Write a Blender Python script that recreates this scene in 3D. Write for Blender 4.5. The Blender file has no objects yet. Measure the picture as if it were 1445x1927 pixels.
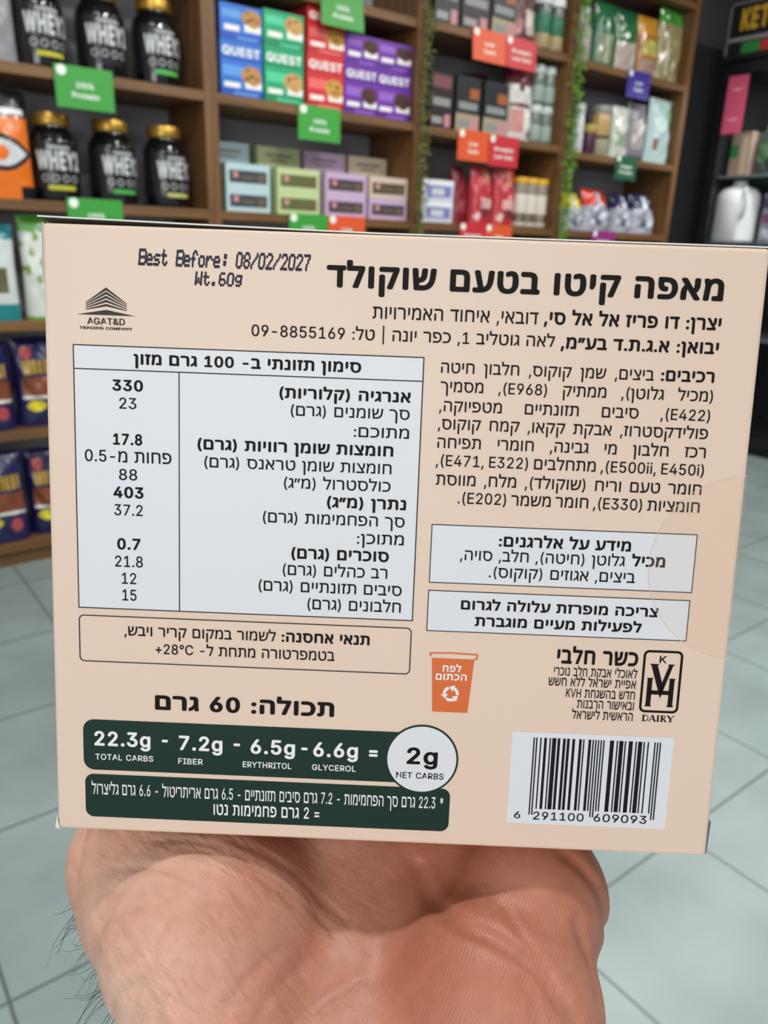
import bpy, bmesh, math, random, re
from mathutils import Vector, Matrix
random.seed(7)
C = bpy.context.scene.collection
PI = math.pi

# ------------------------------------------------------------------ camera
CAM = Vector((0.0, 0.0, 1.275))
RT = Vector((0.79831789, -0.60141544, 0.03143259))
UP = Vector((0.17555231, 0.28231947, 0.94312094))
FW = Vector((0.57608153, 0.74739226, -0.33096055))
cd = bpy.data.cameras.new('camera'); cam = bpy.data.objects.new('camera', cd); C.objects.link(cam)
cam.matrix_world = Matrix(((RT.x, UP.x, -FW.x, CAM.x), (RT.y, UP.y, -FW.y, CAM.y), (RT.z, UP.z, -FW.z, CAM.z), (0, 0, 0, 1)))
cd.sensor_fit = 'HORIZONTAL'; cd.sensor_width = 36.0; cd.lens = 36.0 * 1440.0 / 1445.0
cd.clip_start = 0.01; cd.clip_end = 60
cd.dof.use_dof = True; cd.dof.focus_distance = 0.128; cd.dof.aperture_fstop = cd.lens / 0.88
bpy.context.scene.camera = cam

# ------------------------------------------------------------------ light
vs = bpy.context.scene.view_settings
vs.view_transform = 'Standard'; vs.look = 'None'; vs.gamma = 1.0; vs.use_curve_mapping = False
vs.exposure = 0.08
W = bpy.data.worlds.new('world'); bpy.context.scene.world = W; W.use_nodes = True
W.node_tree.nodes['Background'].inputs[0].default_value = (0.90, 0.96, 1.0, 1)
W.node_tree.nodes['Background'].inputs[1].default_value = 0.36

def lamp(name, loc, target, power, size, color, shape='DISK', sy=None):
    l = bpy.data.lights.new(name, 'AREA'); l.energy = power; l.color = color; l.shape = shape; l.size = size
    if sy: l.size_y = sy
    o = bpy.data.objects.new(name, l); C.objects.link(o); o.location = loc
    o.rotation_euler = (Vector(target) - Vector(loc)).to_track_quat('-Z', 'Y').to_euler()
    return o
# daylight through the open shop front behind the photographer
lamp('shop_front_daylight', (-2.3, -1.9, 2.2), (0.3, 0.5, 1.1), 62, 2.6, (0.98, 0.99, 1.0), 'RECTANGLE', 1.8)
lamp('overhead_fill', (1.9, 0.1, 3.14), (1.2, 0.4, 0), 36, 1.2, (0.86, 0.95, 1.0), 'RECTANGLE', 0.6)  # added fill from above, brightens the floor at the right
# ceiling downlights
for lx in (0.2, 1.7, 3.2, 4.6):
    for ly in (0.4, 1.75):
        lamp('ceiling_downlight', (lx, ly, 3.12), (lx, ly, 0), 18, 0.16, (1.0, 0.97, 0.92))

# ------------------------------------------------------------------ helpers
def lin(c):
    if isinstance(c, str):
        c = c.lstrip('#'); c = tuple(int(c[i:i+2], 16) / 255 for i in (0, 2, 4))
    return tuple((x / 12.92 if x <= 0.04045 else ((x + 0.055) / 1.055) ** 2.4) for x in c) + (1.0,)
MATS = {}
def mat(color, rough=0.5, metal=0.0, noise=0.0, scale=20.0, alpha=1.0, coat=0.0, trans=0.0, spec=None):
    key = (color, rough, metal, noise, scale, alpha, coat, trans, spec)
    if key in MATS: return MATS[key]
    m = bpy.data.materials.new('mat_' + str(color).lstrip('#')); m.use_nodes = True
    nt = m.node_tree; b = nt.nodes['Principled BSDF']; c = lin(color)
    b.inputs['Base Color'].default_value = c; b.inputs['Roughness'].default_value = rough; b.inputs['Metallic'].default_value = metal
    b.inputs['Alpha'].default_value = alpha; b.inputs['Coat Weight'].default_value = coat; b.inputs['Transmission Weight'].default_value = trans
    if spec is not None: b.inputs['Specular IOR Level'].default_value = spec
    if noise:
        tc = nt.nodes.new('ShaderNodeTexCoord'); n = nt.nodes.new('ShaderNodeTexNoise'); n.inputs['Scale'].default_value = scale; n.inputs['Detail'].default_value = 4
        r = nt.nodes.new('ShaderNodeMix'); r.data_type = 'RGBA'
        r.inputs['A'].default_value = tuple(min(1, x * (1 - noise)) for x in c[:3]) + (1,); r.inputs['B'].default_value = tuple(min(1, x * (1 + noise)) for x in c[:3]) + (1,)
        nt.links.new(tc.outputs['Object'], n.inputs['Vector']); nt.links.new(n.outputs['Fac'], r.inputs['Factor']); nt.links.new(r.outputs['Result'], b.inputs['Base Color'])
    MATS[key] = m
    return m

class MB:
    def __init__(s): s.v = []; s.f = []; s.m = []; s.smooth = False
    def add(s, vs_, fs, mi=0):
        n = len(s.v); s.v += [tuple(x) for x in vs_]
        for f in fs: s.f.append(tuple(i + n for i in f)); s.m.append(mi)
        return s
    def box(s, x0, y0, z0, x1, y1, z1, mi=0):
        return s.add([(x0,y0,z0),(x1,y0,z0),(x1,y1,z0),(x0,y1,z0),(x0,y0,z1),(x1,y0,z1),(x1,y1,z1),(x0,y1,z1)],
                     [(0,3,2,1),(4,5,6,7),(0,1,5,4),(1,2,6,5),(2,3,7,6),(3,0,4,7)], mi)
    def lathe(s, prof, n=40, mi=0, cx=0, cy=0, squash=1.0, paint=None):
        b = len(s.v); k = len(prof)
        for r, z in prof:
            for i in range(n):
                a = 2 * PI * i / n; s.v.append((cx + r * math.cos(a), cy + r * math.sin(a) * squash, z))
        for j in range(k - 1):
            for i in range(n):
                i2 = (i + 1) % n
                s.f.append((b + j*n + i, b + j*n + i2, b + (j+1)*n + i2, b + (j+1)*n + i))
                s.m.append(paint((i + .5) / n, (prof[j][1] + prof[j+1][1]) / 2) if paint else mi)
        s.f.append(tuple(b + i for i in reversed(range(n)))); s.m.append(mi)
        s.f.append(tuple(b + (k-1)*n + i for i in range(n))); s.m.append(mi)
        return s
    def poly(s, pts, h, z=0.0, mi=0):
        """flat outline in the local xy plane from z to z+h (or a bare face when h is 0)"""
        n = len(pts)
        if h == 0: return s.add([(x, y, z) for x, y in pts], [tuple(range(n))], mi)
        s.add([(x, y, z) for x, y in pts] + [(x, y, z + h) for x, y in pts],
              [tuple(range(n, 2*n))] + [(i, (i+1) % n, (i+1) % n + n, i + n) for i in range(n)], mi)
        return s
    def line(s, a, b, w, z=0.0, mi=0):
        ax, ay = a; bx, by = b; d = math.hypot(bx-ax, by-ay) or 1; nx, ny = -(by-ay)/d*w/2, (bx-ax)/d*w/2
        return s.add([(ax+nx,ay+ny,z),(ax-nx,ay-ny,z),(bx-nx,by-ny,z),(bx+nx,by+ny,z)], [(0,1,2,3)], mi)
    def loop(s, pts, w, z=0.0, mi=0, closed=True):
        """a mitred stroke of width w along an outline in the xy plane"""
        n = len(pts); o = []
        for i in range(n):
            p = Vector(pts[i]); a = Vector(pts[(i-1) % n]) if closed or i else None; c = Vector(pts[(i+1) % n]) if closed or i < n-1 else None
            d1 = (p-a).normalized() if a is not None else (c-p).normalized(); d2 = (c-p).normalized() if c is not None else d1
            t = (d1+d2).normalized(); nn = Vector((-t.y, t.x)); k = w/2/max(0.35, nn.dot(Vector((-d1.y, d1.x))))
            o.append((p+nn*k, p-nn*k))
        vv = [(q.x, q.y, z) for pr in o for q in pr]
        ff = [(2*i, 2*i+1, (2*i+3) % (2*n), (2*i+2) % (2*n)) for i in range(n if closed else n-1)]
        return s.add(vv, ff, mi)
    def tube(s, pts, rad, n=6, mi=0):
        b = len(s.v); k = len(pts); up = Vector((0.31, 0.2, 0.93))
        for j, p in enumerate(pts):
            p = Vector(p); t = (Vector(pts[min(j+1, k-1)]) - Vector(pts[max(j-1, 0)])).normalized()
            x = t.cross(up).normalized(); y = t.cross(x); r = rad[j] if isinstance(rad, (list, tuple)) else rad
            for i in range(n):
                a = 2*PI*i/n; s.v.append(tuple(p + (x*math.cos(a) + y*math.sin(a))*r))
        for j in range(k-1):
            for i in range(n):
                s.f.append((b+j*n+i, b+j*n+(i+1) % n, b+(j+1)*n+(i+1) % n, b+(j+1)*n+i)); s.m.append(mi)
        s.f.append(tuple(b+i for i in reversed(range(n)))); s.m.append(mi); s.f.append(tuple(b+(k-1)*n+i for i in range(n))); s.m.append(mi)
        return s
    def build(s, name, mats, parent=None, smooth=False, bevel=0.0, segs=2):
        me = bpy.data.meshes.new(name); me.from_pydata(s.v, [], s.f)
        if not isinstance(mats, (list, tuple)): mats = [mats]
        for m in mats: me.materials.append(m)
        me.polygons.foreach_set('material_index', s.m)
        if bevel:
            bm = bmesh.new(); bm.from_mesh(me)
            ed = [e for e in bm.edges if len(e.link_faces) == 2 and e.calc_face_angle(0) > 0.6]
            bmesh.ops.bevel(bm, geom=ed, offset=bevel, segments=segs, profile=0.5, affect='EDGES'); bm.to_mesh(me); bm.free()
        if smooth or s.smooth:
            me.polygons.foreach_set('use_smooth', [True] * len(me.polygons))
            try: me.set_sharp_from_angle(angle=math.radians(50))
            except Exception: pass
        me.update()
        o = bpy.data.objects.new(name, me); C.objects.link(o)
        if parent: o.parent = parent
        return o

def tag(o, label, cat, group=None):
    o['label'] = label; o['category'] = cat
    if group: o['group'] = group
    return o
def thing(name, label, cat, loc=(0, 0, 0), rz=0.0, group=None):
    o = bpy.data.objects.new(name, None); C.objects.link(o); o.location = loc; o.rotation_euler = (0, 0, rz)
    o.empty_display_size = 0.02
    return tag(o, label, cat, group)
def struct(o): o['kind'] = 'structure'; return o

def vis(s):
    """logical Hebrew to left-to-right drawing order"""
    if not re.search('[\u0590-\u05ff]', s): return s
    t = s[::-1].translate(str.maketrans('()', ')('))
    return re.sub(r'[A-Za-z0-9°](?:[A-Za-z0-9.,\-: °]*[A-Za-z0-9°])?', lambda m: m.group(0)[::-1], t)
# letter outlines (advance, then groups of one outer contour and its counters, in thousandths of the type size)
GLYPHS = {
'%': [676,[[[155,284,121,297,95,320,80,351,76,431,87,464,107,492,137,511,175,517,214,511,244,492,264,464,274,431,274,369,264,335,244,308,214,289,196,284],[191,329,203,335,218,358,222,428,213,454,204,464,175,473,148,464,132,441,128,372,138,346,147,335,160,329]],[[481,-8,446,5,421,28,406,59,402,138,412,172,433,200,463,218,501,225,540,218,570,200,590,172,600,138,600,77,589,43,569,15,540,-3,521,-8],[517,37,529,43,544,66,548,135,538,162,529,172,501,180,473,172,458,149,454,80,464,53,473,43,485,37]],[[132,0,482,509,540,509,191,0]]]],
'&': [448,[[[165,-5,110,12,69,42,43,84,34,133,40,173,58,205,140,279,249,367,261,394,260,420,245,445,219,459,178,457,151,440,138,411,141,375,204,284,438,0,364,0,171,231,96,327,81,361,75,398,82,440,102,474,134,499,176,512,224,512,266,499,297,475,317,442,324,404,315,362,281,314,154,217,110,174,98,146,98,115,109,87,130,66,158,51,193,46,232,52,269,69,301,95,327,131,343,174,349,224,408,224,403,167,380,107,333,47,294,17,246,-1,221,-5]]]],
'(': [273,[[[90,244,109,364,145,477,177,539,236,539,191,428,161,313,151,207,160,115,188,16,236,-96,177,-96,128,4,99,106,92,156]]]],
')': [273,[[[37,-96,97,52,118,147,121,241,104,351,69,466,37,539,97,539,142,441,173,323,184,207,174,104,144,3,97,-96]]]],
'*': [453,[[[201,223,206,331,114,272,89,315,186,365,89,415,114,459,206,400,201,509,250,509,246,400,337,459,362,415,266,365,362,315,337,272,246,331,250,223]]]],
'+': [453,[[[198,34,198,364,255,364,255,34]],[[61,172,61,226,391,226,391,172]]]],
',': [188,[[[38,-119,68,71,137,71,84,-119]]]],
'-': [453,[[[337,244,337,188,114,188,114,244]]]],
'.': [188,[[[83,-3,63,9,51,29,51,53,63,73,83,85,107,85,128,73,140,53,140,29,128,9,107,-3]]]],
'/': [249,[[[235,533,71,-76,14,-76,178,533]]]],
'0': [453,[[[227,-7,191,-3,158,7,130,24,105,48,85,77,69,113,57,155,50,202,50,306,57,353,69,395,85,431,106,461,130,484,159,502,191,512,227,516,262,512,295,502,323,484,348,461,368,431,384,395,396,353,403,306,403,202,396,155,384,113,368,77,348,48,323,24,295,7,263,-3],[227,50,250,52,271,60,290,74,306,92,330,144,342,213,342,295,330,365,306,416,290,435,271,449,250,457,227,460,203,457,182,449,163,435,134,393,115,332,109,254,115,176,134,116,163,74,182,60,203,52]]]],
'1': [453,[[[76,0,76,55,391,55,391,0]],[[276,509,276,0,212,0,212,448,86,358,86,427,198,509]]]],
'2': [453,[[[64,0,64,47,234,229,303,312,319,356,319,389,308,419,287,441,258,455,224,460,188,454,159,438,139,413,128,381,127,362,66,362,75,418,102,464,143,496,196,513,254,513,306,497,346,465,372,423,381,372,371,318,336,259,267,180,153,60,153,57,389,57,389,0]]]],
'3': [453,[[[188,-5,133,10,88,38,57,79,48,104,44,132,109,132,118,100,137,76,165,59,219,50,258,55,291,69,315,93,328,125,328,163,316,196,292,223,254,241,201,248,157,248,157,299,288,448,288,452,70,452,70,509,372,509,372,461,211,278,211,289,247,290,279,286,308,276,333,262,354,244,371,222,383,198,391,173,390,116,383,90,370,66,333,27,281,2,251,-5]]]],
'4': [453,[[[40,105,40,158,247,509,311,509,109,166,109,163,413,163,413,105]],[[282,0,282,146,282,318,343,318,343,0]]]],
'5': [453,[[[192,-5,140,11,99,41,71,82,60,130,122,130,130,102,148,78,188,54,221,50,259,56,291,75,314,104,326,141,326,183,314,221,290,251,257,270,218,277,167,268,128,246,67,253,96,509,366,509,366,452,151,452,136,301,178,325,229,334,274,328,313,311,345,285,370,251,386,210,391,163,388,132,381,102,369,76,352,52,332,32,309,15,282,3,253,-4]]]],
'6': [453,[[[196,-4,168,3,142,15,119,31,100,51,84,74,73,101,64,162,71,212,93,268,137,340,252,509,322,509,151,261,145,261,174,295,221,313,265,312,316,295,355,262,380,215,389,157,387,127,379,98,352,50,310,14,284,3,257,-4],[245,50,279,63,304,86,322,119,327,157,322,196,304,228,279,251,245,264,207,264,174,252,148,229,131,197,125,158,131,119,148,86,174,63,207,50]]]],
'7': [453,[[[97,0,323,448,323,452,62,452,62,509,391,509,391,449,165,0]]]],
'8': [453,[[[193,-5,136,11,91,42,74,62,62,84,54,109,53,156,65,195,87,228,117,252,153,267,129,276,109,289,93,308,80,330,73,354,73,405,90,450,124,485,170,508,226,516,282,508,328,485,361,450,379,405,379,354,372,330,359,308,343,289,300,265,335,252,365,228,387,195,399,156,398,109,391,84,378,62,341,25,289,1,259,-5],[248,50,285,60,313,79,331,106,337,139,330,173,312,202,283,223,247,234,206,234,169,223,140,202,122,173,115,139,121,106,139,79,167,60,205,50],[260,294,287,308,307,330,318,359,318,392,308,420,288,442,260,455,208,459,177,449,153,432,138,407,133,376,138,344,154,318,178,300,209,291]]]],
'9': [453,[[[256,513,285,506,310,494,333,478,352,458,368,434,380,408,389,347,382,296,359,240,315,168,200,0,130,0,301,248,307,248,278,214,232,195,188,197,137,214,98,247,72,294,64,352,66,382,73,411,85,436,120,479,168,506,196,513],[207,459,174,446,148,423,131,390,125,352,131,313,148,280,174,257,207,245,245,245,279,257,305,280,322,312,327,350,322,390,305,422,279,446,245,459]]]],
':': [188,[[[83,-3,63,9,51,29,51,53,63,73,83,85,107,85,128,73,140,53,140,29,128,9,107,-3]],[[83,272,63,284,51,304,51,328,63,349,83,360,107,360,128,349,140,328,140,304,128,284,107,272]]]],
';': [188,[[[38,-119,68,71,137,71,84,-119]],[[92,272,71,284,59,304,59,328,71,349,92,360,116,360,136,349,148,328,148,304,136,284,116,272]]]],
'=': [453,[[[72,245,72,301,381,301,381,245]],[[72,97,72,153,381,153,381,97]]]],
'A': [480,[[[16,0,201,509,276,509,463,0,395,0,287,302,244,438,232,478,245,478,204,345,191,302,85,0]],[[110,142,110,199,370,199,370,142]]]],
'B': [456,[[[60,0,60,509,241,509,304,501,350,477,381,442,396,398,397,353,387,320,368,295,329,272,315,267,315,262,347,254,378,234,402,203,416,161,416,111,400,67,386,48,344,18,317,8,247,0],[125,57,281,60,309,67,330,80,344,96,353,115,354,153,342,184,320,209,289,225,248,231,125,231],[125,285,256,287,288,296,314,314,330,340,336,372,333,393,326,412,313,429,294,442,270,449,125,452]]]],
'C': [510,[[[225,-3,186,7,150,25,119,49,92,79,70,115,53,157,44,203,40,254,44,305,53,352,70,393,92,429,119,459,150,484,186,501,225,512,293,514,340,504,383,485,419,456,448,418,467,373,473,348,408,348,389,395,357,428,315,449,267,456,237,453,209,445,184,432,161,414,141,391,125,364,113,332,106,295,106,213,113,177,125,145,141,117,161,94,184,76,210,63,237,56,300,56,344,72,380,102,404,144,408,160,473,160,459,112,435,71,402,38,363,13,317,-2,293,-6]]]],
'D': [502,[[[219,0,96,0,96,57,254,60,288,68,318,81,343,99,363,122,379,149,390,181,399,255,390,329,379,361,364,388,344,410,320,428,291,441,258,449,221,452,93,452,93,509,225,509,273,505,315,495,353,478,385,455,412,426,433,391,449,351,458,306,462,255,458,205,449,159,433,119,411,83,384,54,351,31,312,14,268,3]],[[125,509,125,0,60,0,60,509]]]],
'E': [419,[[[60,0,60,509,372,509,372,452,125,452,125,286,355,286,355,229,125,229,125,57,375,57,375,0]]]],
'F': [410,[[[60,0,60,509,369,509,369,452,125,452,125,278,346,278,346,221,125,221,125,0]]]],
'G': [520,[[[269,-7,225,-3,185,7,149,25,118,49,91,79,69,116,53,157,43,203,40,254,43,305,53,352,69,393,91,429,117,459,149,484,184,501,223,512,291,514,340,504,384,483,421,453,449,416,468,373,474,349,408,349,378,406,344,436,300,453,265,456,236,453,209,445,183,432,160,414,141,392,125,364,113,332,106,295,106,213,113,177,125,145,141,117,161,95,184,76,210,63,238,56,296,55,345,71,382,102,407,147,415,202,434,199,283,199,283,256,478,256,475,160,466,124,451,91,431,62,406,38,377,19,344,5,308,-4]]]],
'H': [517,[[[60,0,60,509,125,509,125,289,392,289,392,509,457,509,457,0,392,0,392,232,125,232,125,0]]]],
'I': [300,[[[31,0,31,57,118,57,118,452,31,452,31,509,269,509,269,452,183,452,183,57,269,57,269,0]]]],
'K': [467,[[[104,145,104,216,199,331,212,344,364,509,448,509,231,276,228,276]],[[60,0,60,509,125,509,125,334,125,193,125,0]],[[372,0,188,259,228,309,449,0]]]],
'L': [393,[[[60,0,60,509,125,509,125,57,361,57,361,0]]]],
'M': [628,[[[60,0,60,509,152,509,277,187,322,49,307,49,352,187,476,509,568,509,568,0,504,0,504,291,507,443,507,457,513,457,463,310,456,291,342,0,286,0,170,291,118,441,112,457,119,457,122,302,122,291,122,0]]]],
'N': [523,[[[60,0,60,509,136,509,343,183,414,55,405,54,399,195,399,509,463,509,463,0,387,0,202,290,123,425,108,452,119,454,125,301,125,291,125,0]]]],
'O': [533,[[[267,-7,225,-3,186,7,150,25,119,49,92,79,70,115,53,157,44,203,40,254,44,305,53,352,70,393,92,429,119,459,150,484,186,501,225,512,267,516,309,512,348,501,384,484,415,459,442,429,464,393,480,352,490,305,493,254,490,203,480,157,464,115,442,79,415,49,384,25,348,7,309,-3],[267,53,296,55,324,63,349,76,372,94,392,116,408,144,420,176,428,213,428,295,420,332,408,365,392,392,372,415,349,433,324,446,296,453,267,456,237,453,210,445,184,433,161,415,142,392,125,364,113,332,106,295,106,213,113,176,125,144,142,117,161,94,184,76,210,63,237,55]]]],
'P': [445,[[[60,0,60,509,235,509,272,506,305,499,332,487,356,471,375,452,390,430,407,377,407,318,390,265,375,243,356,223,332,207,305,195,272,188,235,186,109,186,109,242,257,244,297,256,324,279,339,310,344,348,339,385,324,416,297,439,257,451,125,452,125,0]]]],
'Q': [533,[[[245,159,313,159,384,65,468,-48,401,-48,331,46]],[[267,-7,225,-3,186,7,150,25,119,49,92,79,70,115,53,157,44,203,40,254,44,305,53,352,70,393,92,429,119,459,150,484,186,501,225,512,267,516,309,512,348,501,384,484,415,459,442,429,464,393,480,352,490,305,493,254,490,203,480,157,464,115,442,79,415,49,384,25,348,7,309,-3],[267,53,296,55,324,63,349,76,372,94,392,116,408,144,420,176,428,213,428,295,420,332,408,365,392,392,372,415,349,433,324,446,296,453,267,456,237,453,210,445,184,433,161,415,142,392,125,364,113,332,106,295,106,213,113,176,125,144,142,117,161,94,184,76,210,63,237,55]]]],
'R': [449,[[[60,0,60,509,236,509,273,506,305,500,333,489,356,473,376,455,390,433,407,381,407,323,390,271,376,250,356,232,333,217,305,206,236,198,96,198,96,255,234,255,280,260,313,276,334,300,344,333,344,371,334,405,313,430,279,446,233,452,125,452,125,0]],[[353,0,230,229,303,229,428,0]]]],
'S': [447,[[[188,-7,128,9,81,40,64,60,51,83,38,137,104,137,114,102,136,76,166,59,224,49,267,54,303,69,329,92,344,122,344,154,332,179,296,205,145,253,112,269,86,289,67,313,56,341,52,372,54,400,62,425,75,448,113,484,165,508,227,516,289,508,340,484,377,449,390,427,401,378,337,378,332,402,320,421,302,437,280,449,254,456,204,457,167,448,139,430,121,405,115,376,122,345,155,315,212,293,328,256,372,226,395,198,407,161,406,112,399,87,386,64,370,43,349,25,323,11,294,0,261,-7]]]],
'T': [449,[[[32,452,32,509,417,509,417,452,257,452,257,0,193,0,193,452]]]],
'U': [517,[[[259,-8,220,-6,186,2,154,15,126,33,103,55,85,80,71,108,63,140,60,173,60,509,124,509,124,178,132,133,153,95,187,68,232,53,285,53,331,68,364,95,385,133,393,178,393,509,457,509,457,173,454,140,446,108,433,80,414,55,391,33,363,15,332,2,297,-6]]]],
'V': [480,[[[204,0,16,509,84,509,192,206,236,71,248,31,235,31,276,165,290,206,395,509,463,509,278,0]]]],
'W': [686,[[[155,0,16,509,82,509,163,196,197,40,189,40,220,179,224,196,306,509,380,509,462,196,494,58,497,40,488,40,519,179,523,196,603,509,670,509,530,0,455,0,368,323,336,475,350,475,318,323,230,0]]]],
'Y': [472,[[[203,0,203,208,16,509,91,509,192,344,250,230,224,230,280,344,381,509,455,509,268,208,268,0]]]],
'a': [389,[[[137,-7,94,5,60,29,38,63,30,108,36,146,53,174,92,200,247,229,271,240,276,257,267,297,251,315,212,330,163,327,127,309,100,274,41,291,64,331,95,358,133,375,208,384,271,369,300,350,322,320,335,278,337,251,337,0,277,0,277,52,272,52,242,16,199,-4],[192,47,228,59,254,80,270,108,276,138,276,190,122,153,103,139,93,118,96,82,119,57,156,46]]]],
'b': [424,[[[208,-7,172,4,118,59,112,59,112,0,53,0,53,509,114,509,114,319,118,319,147,355,188,379,229,384,259,382,287,374,313,361,335,342,354,320,370,293,381,261,390,189,381,116,370,84,355,57,336,34,313,16,288,3,260,-6],[242,49,279,66,306,97,323,139,328,189,323,239,307,281,280,311,243,328,198,328,161,312,134,282,118,241,113,189,118,138,135,95,162,65,198,49]]]],
'c': [396,[[[174,-5,144,3,117,16,93,35,72,58,56,85,44,116,37,150,37,225,44,260,56,291,72,318,93,341,117,360,144,374,174,382,243,381,291,364,330,335,356,293,362,277,303,262,278,304,231,328,184,328,163,321,130,296,108,258,98,212,98,163,108,117,130,80,163,55,220,47,271,66,301,107,304,117,363,102,341,56,306,21,261,-1,226,-7]]]],
'd': [424,[[[165,-6,137,3,111,16,89,34,70,57,55,84,43,116,34,189,43,261,55,293,70,320,89,342,112,361,137,374,165,382,218,383,253,373,306,319,311,319,311,509,372,509,372,0,313,0,313,59,307,59,277,21,236,-3,217,-7],[226,49,263,65,290,95,306,138,312,189,306,241,290,282,263,312,227,328,182,328,145,311,118,281,102,239,96,189,102,139,118,97,145,66,182,49]]]],
'e': [404,[[[177,-5,145,3,117,16,92,35,72,58,56,85,44,116,37,150,36,224,44,258,55,290,71,317,91,340,115,359,142,373,172,382,226,383,266,374,303,355,334,324,357,282,370,227,371,169,75,169,75,221,338,221,310,202,304,248,288,286,263,314,227,328,183,328,146,313,119,286,102,251,96,211,98,151,110,106,135,73,169,53,227,47,265,58,294,82,306,105,365,91,348,55,320,26,283,4,237,-7]]]],
'f': [254,[[[228,379,228,327,6,327,6,379]],[[81,0,81,432,87,470,107,499,135,519,169,529,243,521,227,468,195,474,164,468,147,449,142,419,142,0]]]],
'g': [425,[[[180,-149,134,-140,97,-122,59,-84,51,-69,101,-41,131,-74,169,-93,207,-97,236,-95,261,-87,282,-75,298,-58,308,-34,311,68,306,68,277,32,236,10,195,5,165,7,138,14,113,27,90,43,71,65,55,90,43,120,36,154,36,229,43,263,55,293,71,320,90,342,112,361,138,374,166,382,218,383,253,373,308,319,313,319,313,379,372,379,372,-9,370,-40,363,-67,350,-90,334,-109,291,-136,237,-149],[227,61,264,75,290,103,307,142,312,193,307,242,291,283,264,312,227,328,182,328,145,312,118,282,102,241,96,193,102,144,118,104,145,76,183,61]]]],
'h': [410,[[[114,227,114,0,53,0,53,509,114,509,114,287,102,287,116,319,132,344,152,362,175,374,200,382,252,383,295,369,328,340,350,298,357,240,357,0,296,0,296,235,293,263,286,286,273,304,256,318,235,326,192,328,161,317,136,297,119,266]]]],
'i': [167,[[[53,0,53,379,114,379,114,0]],[[73,444,54,455,43,472,43,494,54,512,73,522,95,522,114,512,125,494,125,472,114,455,95,444]]]],
'l': [189,[[[112,0,91,8,74,20,62,37,55,59,53,84,53,509,114,509,114,99,120,62,135,53,170,54,181,3,147,-2]]]],
'm': [610,[[[53,0,53,379,112,379,112,295,108,295,122,331,144,358,187,382,219,386,245,383,268,375,287,361,303,342,314,320,321,295,312,295,326,329,350,356,381,375,417,385,458,385,497,372,529,346,550,307,557,255,557,0,496,0,496,254,493,279,485,298,473,313,438,329,402,329,374,320,353,302,340,277,335,247,335,0,274,0,274,260,272,280,265,297,253,311,220,328,185,329,145,312,126,289,115,257,114,238,114,0]]]],
'n': [410,[[[114,227,114,0,53,0,53,379,112,379,112,287,102,287,116,319,132,344,152,362,175,374,200,382,252,383,295,369,328,340,350,298,357,240,357,0,296,0,296,235,293,263,286,286,273,304,256,318,235,326,192,328,161,317,136,297,119,266]]]],
'o': [415,[[[207,-8,174,-5,144,3,117,16,93,35,72,58,56,85,44,116,37,150,37,225,44,260,56,291,72,318,93,341,117,360,144,374,174,382,207,384,241,382,271,374,299,360,323,341,343,318,359,291,371,260,379,225,379,150,371,116,359,85,343,58,323,35,299,16,271,3,241,-5],[231,49,252,55,285,80,307,117,318,163,318,212,307,258,285,296,252,321,207,330,163,321,130,296,108,258,98,212,98,163,108,117,130,80,163,55,184,49]]]],
'p': [424,[[[53,-143,53,379,112,379,112,319,118,319,147,355,188,379,229,384,259,382,287,374,313,361,335,342,354,320,370,293,381,261,390,189,381,116,370,84,355,57,336,34,313,16,288,3,260,-6,208,-7,173,4,118,59,114,59,114,-143],[242,49,279,66,306,97,323,139,328,189,323,239,307,281,280,311,243,328,198,328,161,312,134,282,118,241,113,189,118,138,135,95,162,65,198,49]]]],
'r': [259,[[[53,0,53,379,112,379,112,321,115,321,137,354,171,377,243,384,243,322,190,324,159,315,135,296,119,269,114,237,114,0]]]],
's': [365,[[[157,-7,112,3,76,24,50,54,36,94,94,107,111,72,141,52,181,45,227,53,258,74,265,88,266,115,254,136,229,150,118,180,92,192,72,208,58,227,50,249,49,295,65,332,95,360,137,378,187,384,234,379,271,363,299,339,318,308,324,290,268,277,254,304,228,325,187,333,147,326,119,305,111,292,110,264,124,243,152,229,261,200,287,187,306,171,320,153,328,131,329,85,312,47,281,18,236,-2,210,-7]]]],
't': [227,[[[204,379,204,327,6,327,6,379]],[[65,471,126,471,126,98,130,70,144,55,202,54,213,2,168,-4,138,-1,113,7,92,21,77,41,68,64,65,93]]]],
'u': [410,[[[158,-3,115,11,82,39,60,82,53,139,53,379,114,379,114,144,116,117,124,94,137,75,154,61,175,53,218,51,249,62,274,83,290,113,296,153,296,379,357,379,357,0,298,0,298,92,307,92,294,60,277,35,257,17,234,5,209,-3]]]],
'v': [389,[[[163,0,17,379,84,379,165,155,206,21,184,21,224,155,305,379,371,379,226,0]]]],
'w': [567,[[[138,0,23,379,87,379,133,214,168,75,175,41,165,41,199,189,206,214,252,379,316,379,362,214,395,75,402,41,391,41,427,189,434,214,480,379,545,379,429,0,368,0,319,172,281,318,277,338,291,338,253,189,248,172,199,0]]]],
'x': [379,[[[21,0,171,218,171,171,29,379,100,379,179,253,207,206,175,206,233,306,282,379,352,379,209,169,209,214,358,0,287,0,209,120,173,182,205,182,148,85,91,0]]]],
'y': [389,[[[47,-139,61,-86,104,-89,130,-74,151,-36,163,-1,17,379,84,379,165,155,206,21,184,21,224,155,305,379,371,379,204,-58,177,-107,139,-136]]]],
'|': [230,[[[141,673,141,-164,88,-164,88,673]]]],
'°': [316,[[[138,285,101,298,70,324,50,358,43,397,50,437,70,472,101,497,138,511,179,511,216,497,246,472,266,437,273,397,266,358,246,324,216,298,179,285],[180,338,207,357,221,386,218,420,199,446,170,461,136,458,109,439,96,409,98,376,117,349,147,335]]]],
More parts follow.
